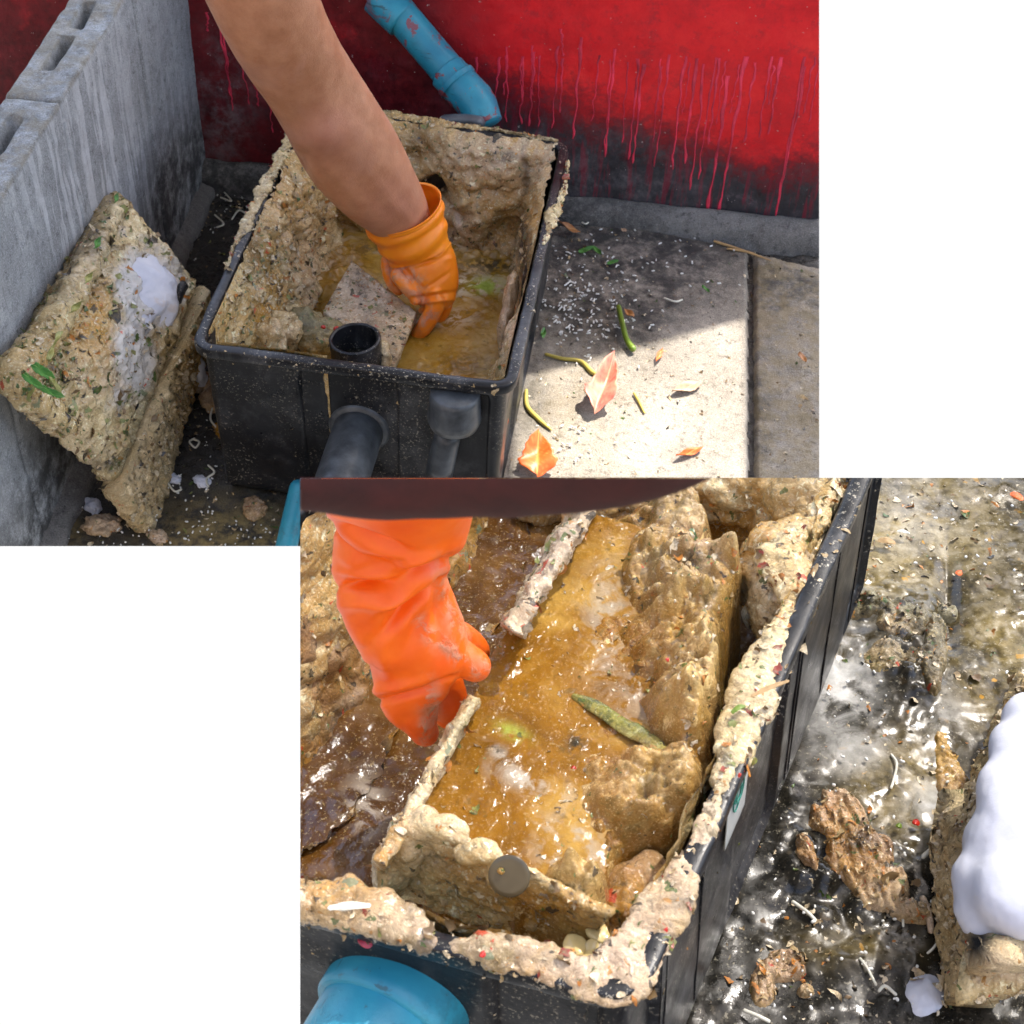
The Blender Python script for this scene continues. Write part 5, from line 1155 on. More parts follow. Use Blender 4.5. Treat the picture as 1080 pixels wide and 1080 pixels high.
# heavy left wall of muck, sloping down to the slurry
def left_bank():
    base_px = [(300, 925), (335, 893), (365, 872), (395, 815), (430, 755), (470, 690), (528, 655), (548, 605), (560, 540), (565, 480)]
    bl = catmull([G2(x, y, .11) for x, y in base_px], 150); x0 = TC2[0][:2]
    n = 150; m = 90; u = np.linspace(0, 1, n)
    FL = TC2[0][:2]; dy = DY2; nl = -np.array([dy[1], -dy[0]])
    top = np.array([[*(FL + dy * (.03 + .75 * q) - nl * .018), ZR] for q in u])
    v = np.linspace(0, 1, m)[None, :, None]; S = top[:, None] * (1 - v) + bl[:, None] * v
    S[..., 2] += -.11 * np.sin(v[..., 0] * math.pi)
    V = wor2(S); Fc = gridfaces(n, m); N = vnormals(V, Fc).reshape(V.shape)
    if (N * (C0 - V)).sum() < 0: N = -N; Fc = Fc[:, ::-1].copy()
    d = .014 * lumps(V, 16) + .006 * lumps(V + 2, 42) + .005 * fbm(V, 50, 4) - .012 + .0016 * lumps(V, 170)
    V = V + N * d[..., None]; px, py = proj(V)
    dark = np.maximum.reduce([1.2 * gauss(px, py, 335, 560, 32, 70), 1.25 * gauss(px, py, 385, 800, 34, 60, -.5), 1.1 * gauss(px, py, 330, 870, 30, 50), .7 * gauss(px, py, 560, 560, 60, 80)])
    pale = np.maximum.reduce([.7 * gauss(px, py, 345, 660, 28, 45), .9 * gauss(px, py, 365, 770, 14, 50, .2), .3 * gauss(px, py, 330, 720, 25, 60)])
    o = mesh_obj('grease_bank', V, Fc, MUCK_BANK, tank2, attrs=dict(ochre=.55 + 0 * px, dark=np.clip(dark, 0, 1), pale=np.clip(pale, 0, 1))); cut(o, CUT2)
left_bank()
# bands of grease lying on the near and right rim
def rim_bands():
    at = pxattr(pale=[(640, 1000, 120, 60, 1), (470, 980, 60, 30, .6), (740, 900, 60, 60, .9), (800, 720, 30, 60, .4)], ochre=[(350, 940, 40, 20, .7), (860, 590, 40, 60, .6), (560, 1030, 60, 8, .6)], dark=[(370, 955, 20, 10, .5), (450, 1000, 22, 10, .6), (765, 800, 10, 10, .8), (720, 950, 16, 16, .5)])
    def band(name, pts, r, mat, seed=0, a=1.):
        path = [wor2(p) for p in pts]; V, Fc, _ = tube_arr(path, r, 260, 40, True, ref=B.T @ np.array([0, 0, 1.]))
        V = displaced(V, Fc, lambda P: a * (.005 * lumps(P, 32) + .007 * fbm(P + seed, 22, 4) + .003 * lumps(P, 90) + .0014 * lumps(P, 200) + .001 * fbm(P, 200, 2) - .003)); o = mesh_obj(name, V, Fc, mat, tank2, attrs=at(V.reshape(-1, 3))); cut(o, CUT2)
    # (vertical radius, sideways radius)
    band('rim_grease', [G2(x, y, ZR - .004 + dz) for x, y, dz in ((290, 935, 0), (330, 950, .004), (370, 955, .006), (420, 972, .004), (462, 992, .0), (520, 1003, .002), (580, 1020, .002), (622, 1035, .0), (655, 1028, -.002), (684, 990, 0), (702, 950, 0), (726, 905, 0))],
         [(.006, .012), (.009, .013), (.010, .017), (.008, .013), (.004, .006), (.009, .013), (.006, .011), (.005, .013), (.005, .020), (.005, .019), (.005, .017), (.003, .009)], MUCK_PINK)
    band('rim_grease', [G2(x, y, ZR - .004) for x, y in ((722, 912), (745, 875), (758, 840), (772, 800), (780, 770), (794, 730), (806, 700), (822, 665), (836, 632))],
         [(.003, .007), (.003, .005), (.005, .005), (.006, .009), (.008, .017), (.010, .019), (.008, .014), (.004, .008), (.002, .004)], MUCK, 4, .8)
    band('rim_grease', [G2(x, y, ZR - .012) for x, y in ((838, 640), (836, 610), (828, 590), (840, 570), (862, 550), (872, 520), (885, 490))],
         [(.008, .014), (.012, .022), (.014, .022), (.010, .016), (.005, .010), (.004, .009), (.004, .008)], MUCK, 9, .9)
rim_bands()
atp = pxattr(ochre=[(760, 560, 120, 60, .9), (840, 600, 30, 40, .5)], pale=[(825, 610, 30, 30, .5)], dark=[(735, 540, 20, 14, .4)])
clump('grease_lump', [(W2(x, y, z), r) for x, y, z, r in ((812, 596, .27, (.03, .035, .04)), (826, 625, .27, (.03, .03, .04)), (812, 650, .26, (.018, .02, .03)), (842, 580, .28, (.03, .03, .03)), (805, 618, .25, (.02, .02, .03)))], MUCK, tank2, .0026, lambda P, N: rough_disp(P, .004, 50, .004, 50, .0016, 180), CUT2, attrs=atp)
clump('grease_lump', [(W2(x, y, z), r) for x, y, z, r in ((800, 520, .25, (.07, .04, .05)), (760, 515, .25, (.05, .03, .04)), (845, 530, .27, (.04, .05, .05)), (790, 545, .22, (.05, .03, .04)), (830, 560, .24, (.035, .03, .04)), (720, 505, .26, (.03, .03, .03)), (715, 518, .27, (.012, .014, .02)))], MUCK, tank2, .003, lambda P, N: rough_disp(P, .005, 40, .005, 40, .002, 150), CUT2, attrs=atp)

# ---- slurry round the tray, shade put into its colour
def slurry2():
    lo = P2.min(0) + .015; hi = P2.max(0) - .015; st = .003; X = np.arange(lo[0], hi[0], st); Y = np.arange(lo[1], hi[1], st)
    x, y = np.meshgrid(X, Y, indexing='ij'); P = np.stack([x, y, 0 * x + .105], -1); P[..., 2] += .004 * fbm(P, 14, 3) + .003 * fbm(P, 50, 3) + .001 * lumps(P, 140)
    px, py = proj(wor2(P)); d = pdist(x, y, P2[::6] - N2[::6] * .04); Fc = gridfaces(len(X), len(Y)); k = (d < 0).ravel(); Fc = Fc[k[Fc].all(1)]
    pale = .5 * gauss(px, py, 385, 850, 20, 30)
    o = mesh_obj('slurry', wor2(P), Fc, LIQUID_SHADED, attrs=dict(pale=pale, dark=0 * pale, green=0 * pale)); cut(o, CUT2); tagit(o, 'brown slurry pool, darkened for shade, left of the lifted tray in the near tank', 'sludge')
slurry2()

# ---- lifted tray with its golden sludge
TRAY = [(622, 520), (668, 512), (700, 500), (735, 508), (750, 545), (778, 590), (790, 603), (786, 625), (770, 660), (766, 720), (764, 770), (755, 820), (742, 862), (712, 872), (685, 880), (662, 905), (650, 935), (636, 968), (618, 985), (600, 968), (540, 938), (495, 905), (455, 884), (436, 866), (448, 820), (470, 775), (492, 742), (506, 705), (530, 668), (552, 655), (580, 600)]
def tray_sludge():
    ZT = .285
    poly = np.array([G2(*p, ZT)[:2] for p in TRAY]); lo = poly.min(0) - .01; hi = poly.max(0) + .01; st = .0016
    X = np.arange(lo[0], hi[0], st); Y = np.arange(lo[1], hi[1], st); x, y = np.meshgrid(X, Y, indexing='ij'); P = np.stack([x, y, 0 * x + ZT], -1); px, py = proj(wor2(P))
    d = pdist(x, y, poly) + .006 * fbm(P, 26, 4) + .003 * lumps(P, 70)
    # ridge of lumps along the right, pool on the left
    rid = np.maximum.reduce([gauss(px, py, 735, 640, 45, 60, .5), gauss(px, py, 730, 730, 42, 70), gauss(px, py, 700, 600, 36, 50), gauss(px, py, 715, 545, 32, 35), gauss(px, py, 690, 830, 60, 40), gauss(px, py, 610, 940, 40, 22), gauss(px, py, 770, 600, 20, 24)])
    rid = np.clip(rid + .22 * fbm(P, 18, 4) * sst(.05, .4, rid), 0, 1) ** 1.1
    big = lumps(P, 20); med = lumps(P + 4, 40); sm = lumps(P + 7, 95)
    ins = sst(.004, -.010, d)
    z = ZT + .004 * fbm(P, 10, 3) + (1 - rid) * (.0022 * fbm(P, 36, 3) + .0010 * sm + .0006 * fbm(P, 120, 2))
    z += ins * rid * (.45 + .55 * sst(560, 640, py)) * (.006 + .022 * big + .018 * med + .011 * sm + .012 * fbm(P, 26, 5, .6) + .004 * lumps(P, 160) + .002 * fbm(P, 200, 2))
    for (cx, cy, rx, ry, h) in ((585, 905, 9, 7, .006), (618, 895, 10, 8, .006), (600, 935, 10, 8, .008), (630, 870, 12, 8, .007), (650, 820, 14, 10, .006), (675, 800, 12, 9, .006), (690, 655, 9, 8, .006), (680, 705, 8, 10, .006), (735, 590, 22, 26, .012), (766, 610, 12, 12, .002), (742, 690, 18, 22, .016), (758, 735, 14, 26, .014), (722, 770, 20, 24, .016), (690, 690, 16, 20, .006), (675, 560, 12, 14, .006), (665, 860, 26, 14, .008), (612, 966, 12, 14, .010), (708, 520, 14, 12, .018), (740, 785, 14, 16, .010), (715, 640, 16, 14, .010), (745, 548, 12, 12, .012)):
        z += ins * h * gauss(px, py, cx, cy, rx, ry) * (1 + .4 * fbm(P, 50, 2))
    z -= .016 * (1 - sst(.12, .5, rid)) + .012 * gauss(px, py, 640, 540, 30, 30)
    z -= .09 * gauss(px, py, 662, 915, 13, 26, .5)
    z += ins * .011 * sst(520, 700, px) * sst(.0, .45, fbm(P + 6, 15, 4)) * (.5 + med) + ins * .006 * sst(.25, .6, fbm(P + 9, 34, 3)) * sst(540, 680, px)
    z = np.minimum(z, ZT + .062)
    z -= .17 * sst(-.006, .010, d) + .012 * sst(-.02, 0, d)
    P[..., 2] = z; V = wor2(P); Fc = gridfaces(len(X), len(Y)); k = (d < .014).ravel(); Fc = Fc[k[Fc].all(1)]
    och = np.clip(1.1 - .95 * rid - .4 * np.clip(sm, 0, 1) * rid, 0, 1); pale = np.clip(.15 * rid + .3 * gauss(px, py, 740, 590, 30, 30), 0, 1)
    dark = np.maximum.reduce([.8 * gauss(px, py, 728, 612, 14, 12), .6 * gauss(px, py, 607, 785, 9, 12), .5 * gauss(px, py, 523, 792, 14, 6, .4), .5 * gauss(px, py, 745, 660, 16, 14), .35 * gauss(px, py, 720, 545, 26, 14), .5 * gauss(px, py, 662, 915, 18, 26)])
    o = mesh_obj('golden_sludge', V, Fc, MUCK_GOLD, attrs=dict(ochre=och, pale=pale, dark=np.clip(dark, 0, 1)), base=W2(620, 780, .2)); cut(o, CUT2)
    tagit(o, 'wet golden sludge heaped in the lifted tray, lumpy along its right side', 'sludge')
    return o
tray_sludge()
def tray_liquid():
    z0 = .2795; poly = np.array([G2(*p, z0)[:2] for p in [(618, 540), (700, 560), (740, 640), (735, 760), (715, 850), (640, 880), (640, 950), (606, 968), (540, 930), (495, 900), (455, 880), (436, 862), (448, 820), (472, 772), (498, 738), (512, 700), (536, 662), (560, 640)]]); lo = poly.min(0); hi = poly.max(0); st = .0018
    X = np.arange(lo[0], hi[0], st); Y = np.arange(lo[1], hi[1], st); x, y = np.meshgrid(X, Y, indexing='ij'); P = np.stack([x, y, 0 * x + z0], -1); px, py = proj(wor2(P)); d = pdist(x, y, poly)
    P[..., 2] += .0012 * fbm(P, 22, 3) + .0009 * fbm(P, 70, 3) + .0006 * lumps(P, 130) + .0022 * sst(.1, .6, fbm(P, 12, 3)) * lumps(P, 50) + .004 * gauss(px, py, 610, 905, 34, 40) * lumps(P, 45) - .03 * gauss(px, py, 662, 915, 12, 24, .5)
    Fc = gridfaces(len(X), len(Y)); k = (d < 0).ravel(); Fc = Fc[k[Fc].all(1)]
    pale = np.maximum.reduce([.9 * gauss(px, py, 560, 825, 46, 12, .35), .8 * gauss(px, py, 530, 800, 20, 8, .6), 1. * gauss(px, py, 600, 900, 30, 40), .7 * gauss(px, py, 640, 660, 26, 60), .5 * gauss(px, py, 690, 720, 40, 80)]); dark = np.maximum.reduce([1. * gauss(px, py, 607, 785, 9, 13), .9 * gauss(px, py, 522, 793, 12, 5, .4)])
    o = mesh_obj('golden_liquid', wor2(P), Fc, LIQUID_GOLD, attrs=dict(pale=np.clip(pale, 0, 1), dark=np.clip(dark, 0, 1), green=np.clip(.9 * gauss(px, py, 540, 772, 16, 7, .4) + .8 * gauss(px, py, 712, 740, 10, 6), 0, 1)), base=W2(580, 780, .2)); cut(o, CUT2); tagit(o, 'glossy golden liquid pooled flat in the left of the lifted tray', 'sludge')
tray_liquid()
def tray():
    t = thing('sieve_tray', W2(560, 860, .13), 'greasy sludge-coated tray lifted out of the near tank, washer on its near wall', 'tray')
    at = pxattr(pale=[(440, 840, 40, 60, .35), (470, 880, 40, 10, .3)], ochre=[(410, 870, 30, 50, .9), (560, 960, 90, 40, .9), (400, 900, 20, 20, .9), (480, 920, 60, 30, .6)], dark=[(520, 990, 90, 12, .35), (470, 905, 30, 10, .3)])
    dn = lambda P: rough_disp(P, .0030, 60, .0028, 55, .0010, 180)
    # left wall: thin top edge seen from above
    slabobj('tray_wall', [W2(398, 925, .20), W2(499, 742, .20), W2(499, 738, .312), W2(404, 908, .305)], .013, MUCK, t, dn, CUT2, 90, 50, at)
    # near wall
    slabobj('tray_wall', [W2(400, 932, .205), W2(604, 1006, .205), W2(640, 962, .300), W2(446, 868, .315)], .012, MUCK, t, dn, CUT2, 110, 60, at)
    clump('tray_corner', [(W2(430, 890, .28), (.016, .02, .03)), (W2(448, 872, .305), (.014, .014, .014)), (W2(412, 918, .25), (.016, .018, .03)), (W2(470, 876, .31), (.018, .010, .010)), (W2(505, 900, .31), (.02, .010, .008)), (W2(540, 925, .30), (.02, .010, .010))], MUCK, t, .0024, lambda P, N: rough_disp(P, .002, 60, .002, 60, .0008, 200), CUT2, attrs=at)
    # far plate standing in the sludge
    slabobj('divider_plate', [W2(540, 662, .26), W2(628, 505, .26), W2(634, 510, .335), W2(546, 660, .33)], .022, MUCK_PLATE, t, lambda P: rough_disp(P, .006, 50, .007, 36, .0022, 170) + .006 * fbm(P, 14, 2), CUT2, 110, 50, pxattr(pale=[(580, 600, 40, 80, .6)], dark=[(560, 590, 8, 12, .5), (600, 560, 8, 10, .4)], ochre=[(610, 530, 20, 20, .3)]))
    # washer
    c = W2(537, 924, .313); ax = nrm(nrm(C0 - c) * .8 + B.T @ np.array([0, -.35, .1])); a = nrm(np.cross(ax, [1, 0, .1])); b = np.cross(ax, a)
    pr = np.array([(0, .0006), (.004, .0006), (.012, .0007), (.0155, .0006), (.0160, 0), (.0155, -.0006), (0, -.0006)]); th = np.linspace(0, 2 * math.pi, 48, endpoint=False)
    V = c + ax * pr[:, None, 1:] + (a * np.cos(th)[:, None] + b * np.sin(th)[:, None])[None] * pr[:, None, :1]; mesh_obj('washer', V, gridfaces(len(pr), 48, wrap_m=True), STEEL, t)
    for (dx_, r) in ((.004, .0026),):
        V, Fc = blob_arr(c + ax * .002 + a * dx_ + b * (.006 if r < .003 else .0), (r, r, r), 3, .3); n = len(V); mesh_obj('grease_crumb', V, Fc, MUCK, t, attrs=dict(ochre=np.full(n, .9), pale=np.zeros(n), dark=np.zeros(n)))
tray()
# bits on the sludge
def rind():
    pts = catmull([W2(x, y, z) for x, y, z in ((604, 733, .281), (624, 743, .282), (650, 760, .284), (680, 778, .287), (702, 796, .293), (720, 818, .299))], 60); n = 60; v = np.linspace(-1, 1, 13)
    T = np.gradient(pts, axis=0); T /= np.linalg.norm(T, axis=1)[:, None]; up = B.T @ np.array([0, 0, 1.]); S = np.cross(T, up); S /= np.linalg.norm(S, axis=1)[:, None]; u = np.linspace(0, 1, n)
    w = .0078 * (np.sin(np.pi * np.clip(u * .94 + .03, 0, 1)) ** .5) * (1 + .18 * fbm(pts, 60, 3)); V = pts[:, None] + S[:, None] * (w[:, None] * v[None])[..., None] + up * (.0022 - .0020 * v[None, :, None] ** 2 + .0015 * fbm(pts, 50, 2)[:, None, None])
    V = V + up * (.0008 * fbm(V, 120, 3))[..., None]; full = np.concatenate([V, V[:, ::-1] - up * .0015], 1); z_ = np.zeros(full.shape[:2])
    tagit(mesh_obj('green_rind', full, gridfaces(n, 26, wrap_m=True), GREENRIND, attrs=dict(ochre=z_ + .15, pale=z_, dark=z_)), 'long flat green vegetable strip lying across the golden sludge', 'food scrap')
rind()
def scrap(name, frame_z, x, y, x2, y2, w, mat, label, cat='food scrap'):
    z = frame_z; a = W2(x, y, z); b = W2(x2, y2, z); V, Fc, _ = tube_arr([a, (a + b) / 2 + B.T @ np.array([0, 0, .002]), b], [(w * .15, w * .6), (w * .2, w), (w * .1, w * .5)], 24, 14, True, ref=B.T @ np.array([0, 0, 1.])); V = displaced(V, Fc, lambda P: .35 * w * fbm(P, .35 / w, 3)); n_ = V.shape[:2]
    o = mesh_obj(name, V, Fc, mat, attrs=dict(vein=np.zeros(n_), ochre=np.zeros(n_), pale=np.zeros(n_), dark=np.zeros(n_))); cut(o, CUT2); return tagit(o, label, cat)
scrap('chive_bit', .335, 771, 752, 786, 744, .0026, STEM_GREEN, 'bright green chive bit on the right rim grease of the near tank')
scrap('chilli_bit', .290, 602, 810, 608, 811, .0016, RED_BIT, 'red chilli bit lying in the golden sludge')
scrap('chilli_bit', .342, 506, 1006, 511, 1009, .0026, RED_BIT, 'red chilli bit in the near rim grease')
scrap('chilli_bit', .335, 702, 695, 705, 698, .0016, RED_BIT, 'red chilli bit on the lumpy right side of the sludge')
scrap('chilli_bit', .335, 700, 980, 704, 983, .0018, RED_BIT, 'orange red chilli bit on the near right corner of the rim')
scrap('chilli_bit', .338, 781, 816, 779, 820, .0014, RED_BIT, 'red chilli bit on the right rim')
scrap('straw', .345, 792, 735, 832, 718, .0022, STRAW, 'tan straw splinter sticking out of the right rim grease', 'straw')
scrap('stalk', .345, 346, 958, 392, 955, .0035, NOODLE, 'pale curved stalk on the near rim grease at the left', 'stalk')
scrap('bud', .30, 379, 985, 390, 1000, .005, simple('pink_bud', (.35, .04, .07), .4), 'small pink bud stuck on the near wall of the tank')
for k, (x, y, x2, y2, w) in enumerate([(596, 1004, 616, 992, .010), (612, 1000, 634, 1006, .011), (622, 975, 640, 992, .008), (584, 1012, 600, 1006, .007)]):
    scrap('onion_flake', .27, x, y, x2, y2, w, simple('translucent_onion', (.62, .48, .20), .15) if k == 0 else bpy.data.materials['translucent_onion'], ['yellow onion flake tucked under the near corner of the tray', 'largest yellow onion flake between tray corner and rim', 'upright onion flake just right of the tray corner', 'leftmost yellow onion flake beneath the tray wall'][k])
o = clump('food_chunk', [(W2(660, 955, .24), (.022, .03, .03)), (W2(680, 935, .24), (.022, .022, .03)), (W2(650, 980, .23), (.014, .02, .02))], MUCK_FLESH, None, .0026, lambda P, N: rough_disp(P, .003, 50, .003, 50, .001, 180), CUT2, attrs=pxattr(ochre=[(660, 960, 60, 60, .8)]), base=W2(662, 950, .2)); tagit(o, 'brown soggy chunk wedged between the sludge and the near right rim', 'food waste')

# ---- blue pipe at the near wall
def bluepipe2():
    q = G2(362, 1102, .27); fr = TC2[1][:2]; n0 = np.array([-DX2[1], DX2[0]]) if False else -DY2
    c = np.array([q[0], 0, .205]); e = (TC2[0][:2] - fr); tt = (c[0] - fr[0]) / e[0]; c[:2] = fr + e * tt - n0 * .035
    cw = wor2(c); aw = np.array([*n0, 0]) @ B
    t = thing('outlet_pipe', cw, 'blue painted pipe with a stepped collar at the near wall of the close tank', 'pipe')
    hpipe('collar', t, cw, aw, steps([(0, .059), (.044, .059), (.047, .057)]), BLUE, CUT2, dict(flake=0.))
    hpipe('pipe', t, cw, aw, steps([(.0, .053), (.22, .053)]), BLUE, CUT2, dict(flake=0.))
bluepipe2()

# ---- person of the near piece
def arm2():
    DH = float(depth(W2(505, 700, .31)))
    t = thing('person', PD(430, 600, DH - .1), 'person in an orange rubber glove gripping the sludge tray, dark blurred forearm above', 'person')
    # forearm crossing the top of the view close to the lens and running down into the cuff
    V, Fc, _ = limb([(250, 400, 250, 536, .66), (330, 400, 330, 541, .68), (420, 402, 420, 548, .70), (520, 400, 520, 546, .69), (600, 395, 600, 537, .67), (680, 385, 680, 526, .65), (730, 370, 730, 508, .63), (780, 350, 780, 485, .62)], 90, 56, .95)
    V = displaced(V, Fc, lambda P: .003 * fbm(P, 12, 3)); o = mesh_obj('sleeve', V, Fc, SLEEVE, t); cut(o, CUT2)
    V, Fc, _ = limb([(384, 440, 466, 452, DH - .22), (384, 500, 462, 510, DH - .13), (386, 548, 458, 554, DH - .06), (390, 590, 452, 596, DH - .03)], 50, 40, .8)
    o = mesh_obj('arm', V, Fc, SKIN, t, attrs=dict(flush=np.full(V.shape[:2], .4))); cut(o, CUT2)
    D = DH
    body = limb([(338, 462, 510, 466, D - .20), (340, 512, 504, 516, D - .14), (346, 545, 496, 552, D - .10), (351, 562, 482, 570, D - .085), (352, 597, 473, 604, D - .065), (358, 628, 476, 634, D - .05), (370, 658, 486, 655, D - .035), (383, 689, 494, 682, D - .02), (394, 728, 476, 712, D - .005), (403, 750, 466, 732, D + .005), (424, 770, 462, 752, D + .02), (440, 782, 460, 772, D + .03)], 90, 56, .62)
    fingers = [([PD(455, 672, D - .02), PD(480, 690, D - .012), PD(500, 702, D - .002), PD(511, 706, D + .008)], [.019, .0165, .0145, .0125]),
               ([PD(425, 735, D + .0), PD(438, 755, D + .012), PD(448, 772, D + .03), PD(452, 782, D + .04)], [.017, .0155, .013, .010]),
               ([PD(445, 700, D + .02), PD(468, 715, D + .045), PD(478, 735, D + .065), PD(478, 755, D + .08)], [.016, .015, .013, .011]),
               ([PD(455, 660, D + .02), PD(484, 672, D + .04), PD(500, 684, D + .06), PD(506, 696, D + .075)], [.015, .014, .013, .011]),
               ([PD(440, 720, D + .04), PD(462, 735, D + .06), PD(470, 752, D + .08), PD(470, 765, D + .09)], [.014, .013, .012, .010])]
    parts = [(body[0], body[1])]
    for pth, rr in fingers: v, f, _ = tube_arr(pth, rr, 40, 20, True); parts.append((v, f))
    V, Fc = join(parts); g = mesh_obj('glove', V, Fc, GLOVE_RED, t)
    def dsp(P, N):
        x, y = proj(P); d = .0006 * fbm(P, 30, 3)
        for (cx, cy, rx, ry, an, a) in ((385, 618, 26, 5, -.05, -.010), (393, 604, 34, 6, .05, .005), (395, 634, 34, 7, -.15, .005), (432, 640, 40, 6, -.75, -.010), (418, 628, 36, 7, -.6, .006), (446, 600, 30, 5, -.35, -.007), (440, 588, 34, 5, -.3, .005), (455, 612, 26, 5, -.6, .004), (400, 572, 40, 5, .3, -.008), (420, 582, 30, 5, .15, .005), (375, 590, 16, 10, .2, .005), (372, 560, 30, 4, .35, -.004), (440, 662, 22, 8, -1.1, -.004), (462, 640, 6, 30, 0, -.004), (405, 690, 10, 30, -.2, .003), (430, 733, 36, 3.5, -.2, -.0045), (415, 725, 36, 5, -.2, .003), (465, 720, 18, 3, -.4, -.004)):
            d = d + a * gauss(x, y, cx, cy, rx, ry, an)
        return d
    remesh(g, .0022, 2, lambda P, N: 1.35 * dsp(P, N))
    at_fill(g, gunkpx([(480, 690, 36, 7, 1.1, .75), (478, 640, 12, 40, .75, -.3), (455, 745, 10, 22, .9, 0), (515, 700, 10, 10, .7, 0), (448, 770, 6, 20, .8, 0), (450, 665, 8, 20, .6, -.5)]))
    cut(g, CUT2)
arm2()

# ---- leaning crusted basket at the right edge, with foam
def basket2():
    t = thing('sieve_basket', W2(1040, 930, 0), 'crusted basket at the right edge of the lower photo under thick white foam', 'basket')
    at = pxattr(ochre=[(1015, 960, 20, 60, .5)], pale=[(1050, 1020, 40, 30, .5)], dark=[(1032, 995, 16, 22, 1.2)])
    slabobj('crumbly_side', [W2(1022, 1046, .0), W2(1008, 905, .02), W2(1018, 850, .03), W2(1052, 1005, .14)], .05, MUCK_DRY, t, lambda P: rough_disp(P, .005, 60, .004, 60, .0022, 170), CUT2, 100, 70, at)
    slabobj('crumbly_side', [W2(1010, 900, .01), W2(1085, 725, .02), W2(1110, 740, .14), W2(1040, 880, .13)], .04, MUCK_DRY, t, lambda P: rough_disp(P, .006, 60, .004, 60, .0025, 170), CUT2, 120, 70, at)
    slabobj('crusted_tray', [W2(1026, 1040, .10), W2(1110, 1020, .13), W2(1140, 800, .17), W2(1062, 850, .15)], .035, MUCK, t, lambda P: rough_disp(P, .004, 60, .004, 50, .0016, 170), CUT2, 100, 80, pxattr(dark=[(1032, 990, 14, 24, 1.2)], pale=[(1060, 1010, 30, 30, .8)]))
    fb = [(W2(x, y, z), r, .35) for x, y, z, r in ((1100, 775, .165, (.034, .050, .028)), (1092, 815, .165, (.036, .060, .030)), (1080, 860, .165, (.036, .060, .032)), (1066, 905, .16, (.034, .050, .030)), (1072, 945, .165, (.036, .040, .030)), (1034, 945, .145, (.018, .040, .024)), (1026, 970, .135, (.012, .026, .018)), (1110, 900, .17, (.05, .09, .034)), (1046, 905, .15, (.02, .04, .024)))]
    clump('foam', fb, FOAM, t, .0032, lambda P, N: .0025 * fbm(P, 12, 3) + .0005 * fbm(P, 120, 4), CUT2, smooth=60, amp=.10)
    def hf2(S, x, y): return -.008 + .020 * np.clip(gauss(x, y, 975, 1052, 26, 28) + .25 * fbm(S, 24, 4) - .25, 0, 1) ** .6 + .001 * fbm(S, 60, 2)
    film('foam', [W2(940, 1100, .0), W2(1015, 1100, .0), W2(1015, 1005, .0), W2(940, 1005, .0)], FOAM, t, hf2, 90, 90, CUT2)
basket2()

# ---- food waste on the wet ground
def heap(name, blobs, mat, label, at=None, h=.012, stringy=0., rag=.5):
    """waste lying on the ground: its own surface rising out of the wet ground with a ragged edge"""
    xs = [b[0] for b in blobs]; ys = [b[1] for b in blobs]; mr = max(max(b[2], b[3]) for b in blobs) * 1.7
    c = np.array([G2(x, y, .01)[:2] for x, y in ((min(xs) - mr, min(ys) - mr), (max(xs) + mr, min(ys) - mr), (max(xs) + mr, max(ys) + mr), (min(xs) - mr, max(ys) + mr))]); st = .0015
    X = np.arange(c[:, 0].min(), c[:, 0].max(), st); Y = np.arange(c[:, 1].min(), c[:, 1].max(), st); x, y = np.meshgrid(X, Y, indexing='ij'); P = np.stack([x, y, 0 * x], -1); px, py = proj(wor2(P))
    m_ = 0 * px
    for b in blobs: m_ = np.maximum(m_, b[4] * gauss(px, py, b[0], b[1], b[2], b[3], b[5] if len(b) > 5 else 0))
    Q = P.copy(); a = .6; Q[..., 0] = (x * math.cos(a) + y * math.sin(a)) * (1 + 1.5 * stringy); Q[..., 1] = (-x * math.sin(a) + y * math.cos(a)) * (1 - .6 * stringy); Q = Q + .004 * stringy * fbm(P, 30, 2)[..., None]
    m_ = m_ * 1.15 + rag * .42 * fbm(Q, 28, 5) * (m_ > .05)
    k_ = sst(.25, .7, m_); z = -.010 + k_ * (h * .55 + .010 + h * .5 * fbm(Q, 24, 3) + .003 * lumps(Q, 50) + .0045 * fbm(Q, 60, 5, .6) + .0016 * lumps(Q, 150) + .0016 * fbm(Q, 200, 2))
    gx = np.clip(((x - GZ2[0][0]) / (GZ2[0][1] - GZ2[0][0])).astype(int), 0, len(GZ2[0]) - 1); gy = np.clip(((y - GZ2[1][0]) / (GZ2[1][1] - GZ2[1][0])).astype(int), 0, len(GZ2[1]) - 1); P[..., 2] = z + np.where(k_ > 0, GZ2[2][gx, gy] * .7, 0)
    Fc = gridfaces(len(X), len(Y)); kp = (z > -.0099).ravel(); Fc = Fc[kp[Fc].any(1)]; V = wor2(P).reshape(-1, 3); used = np.unique(Fc); remap = -np.ones(len(V), int); remap[used] = np.arange(len(used)); V = V[used]; Fc = remap[Fc]
    o = mesh_obj(name, V, Fc, mat, attrs=(at or pxattr(ochre=[], pale=[], dark=[]))(V), base=W2(blobs[0][0], blobs[0][1], 0)); cut(o, CUT2); return tagit(o, label, 'food waste')
heap('food_heap', [(905, 905, 40, 32, 1.1, .6), (890, 860, 34, 22, 1, .8), (930, 940, 30, 30, 1), (960, 965, 34, 12, .9, .1), (870, 870, 30, 16, .9, .8), (850, 905, 14, 34, .7, -.5)], MUCK_FLESH, 'stringy tan heap of food waste on the wet ground between tank and basket', pxattr(ochre=[(890, 890, 40, 40, .8)], pale=[(935, 945, 40, 30, .5)], dark=[(905, 886, 22, 14, .9)]), .014, .7)
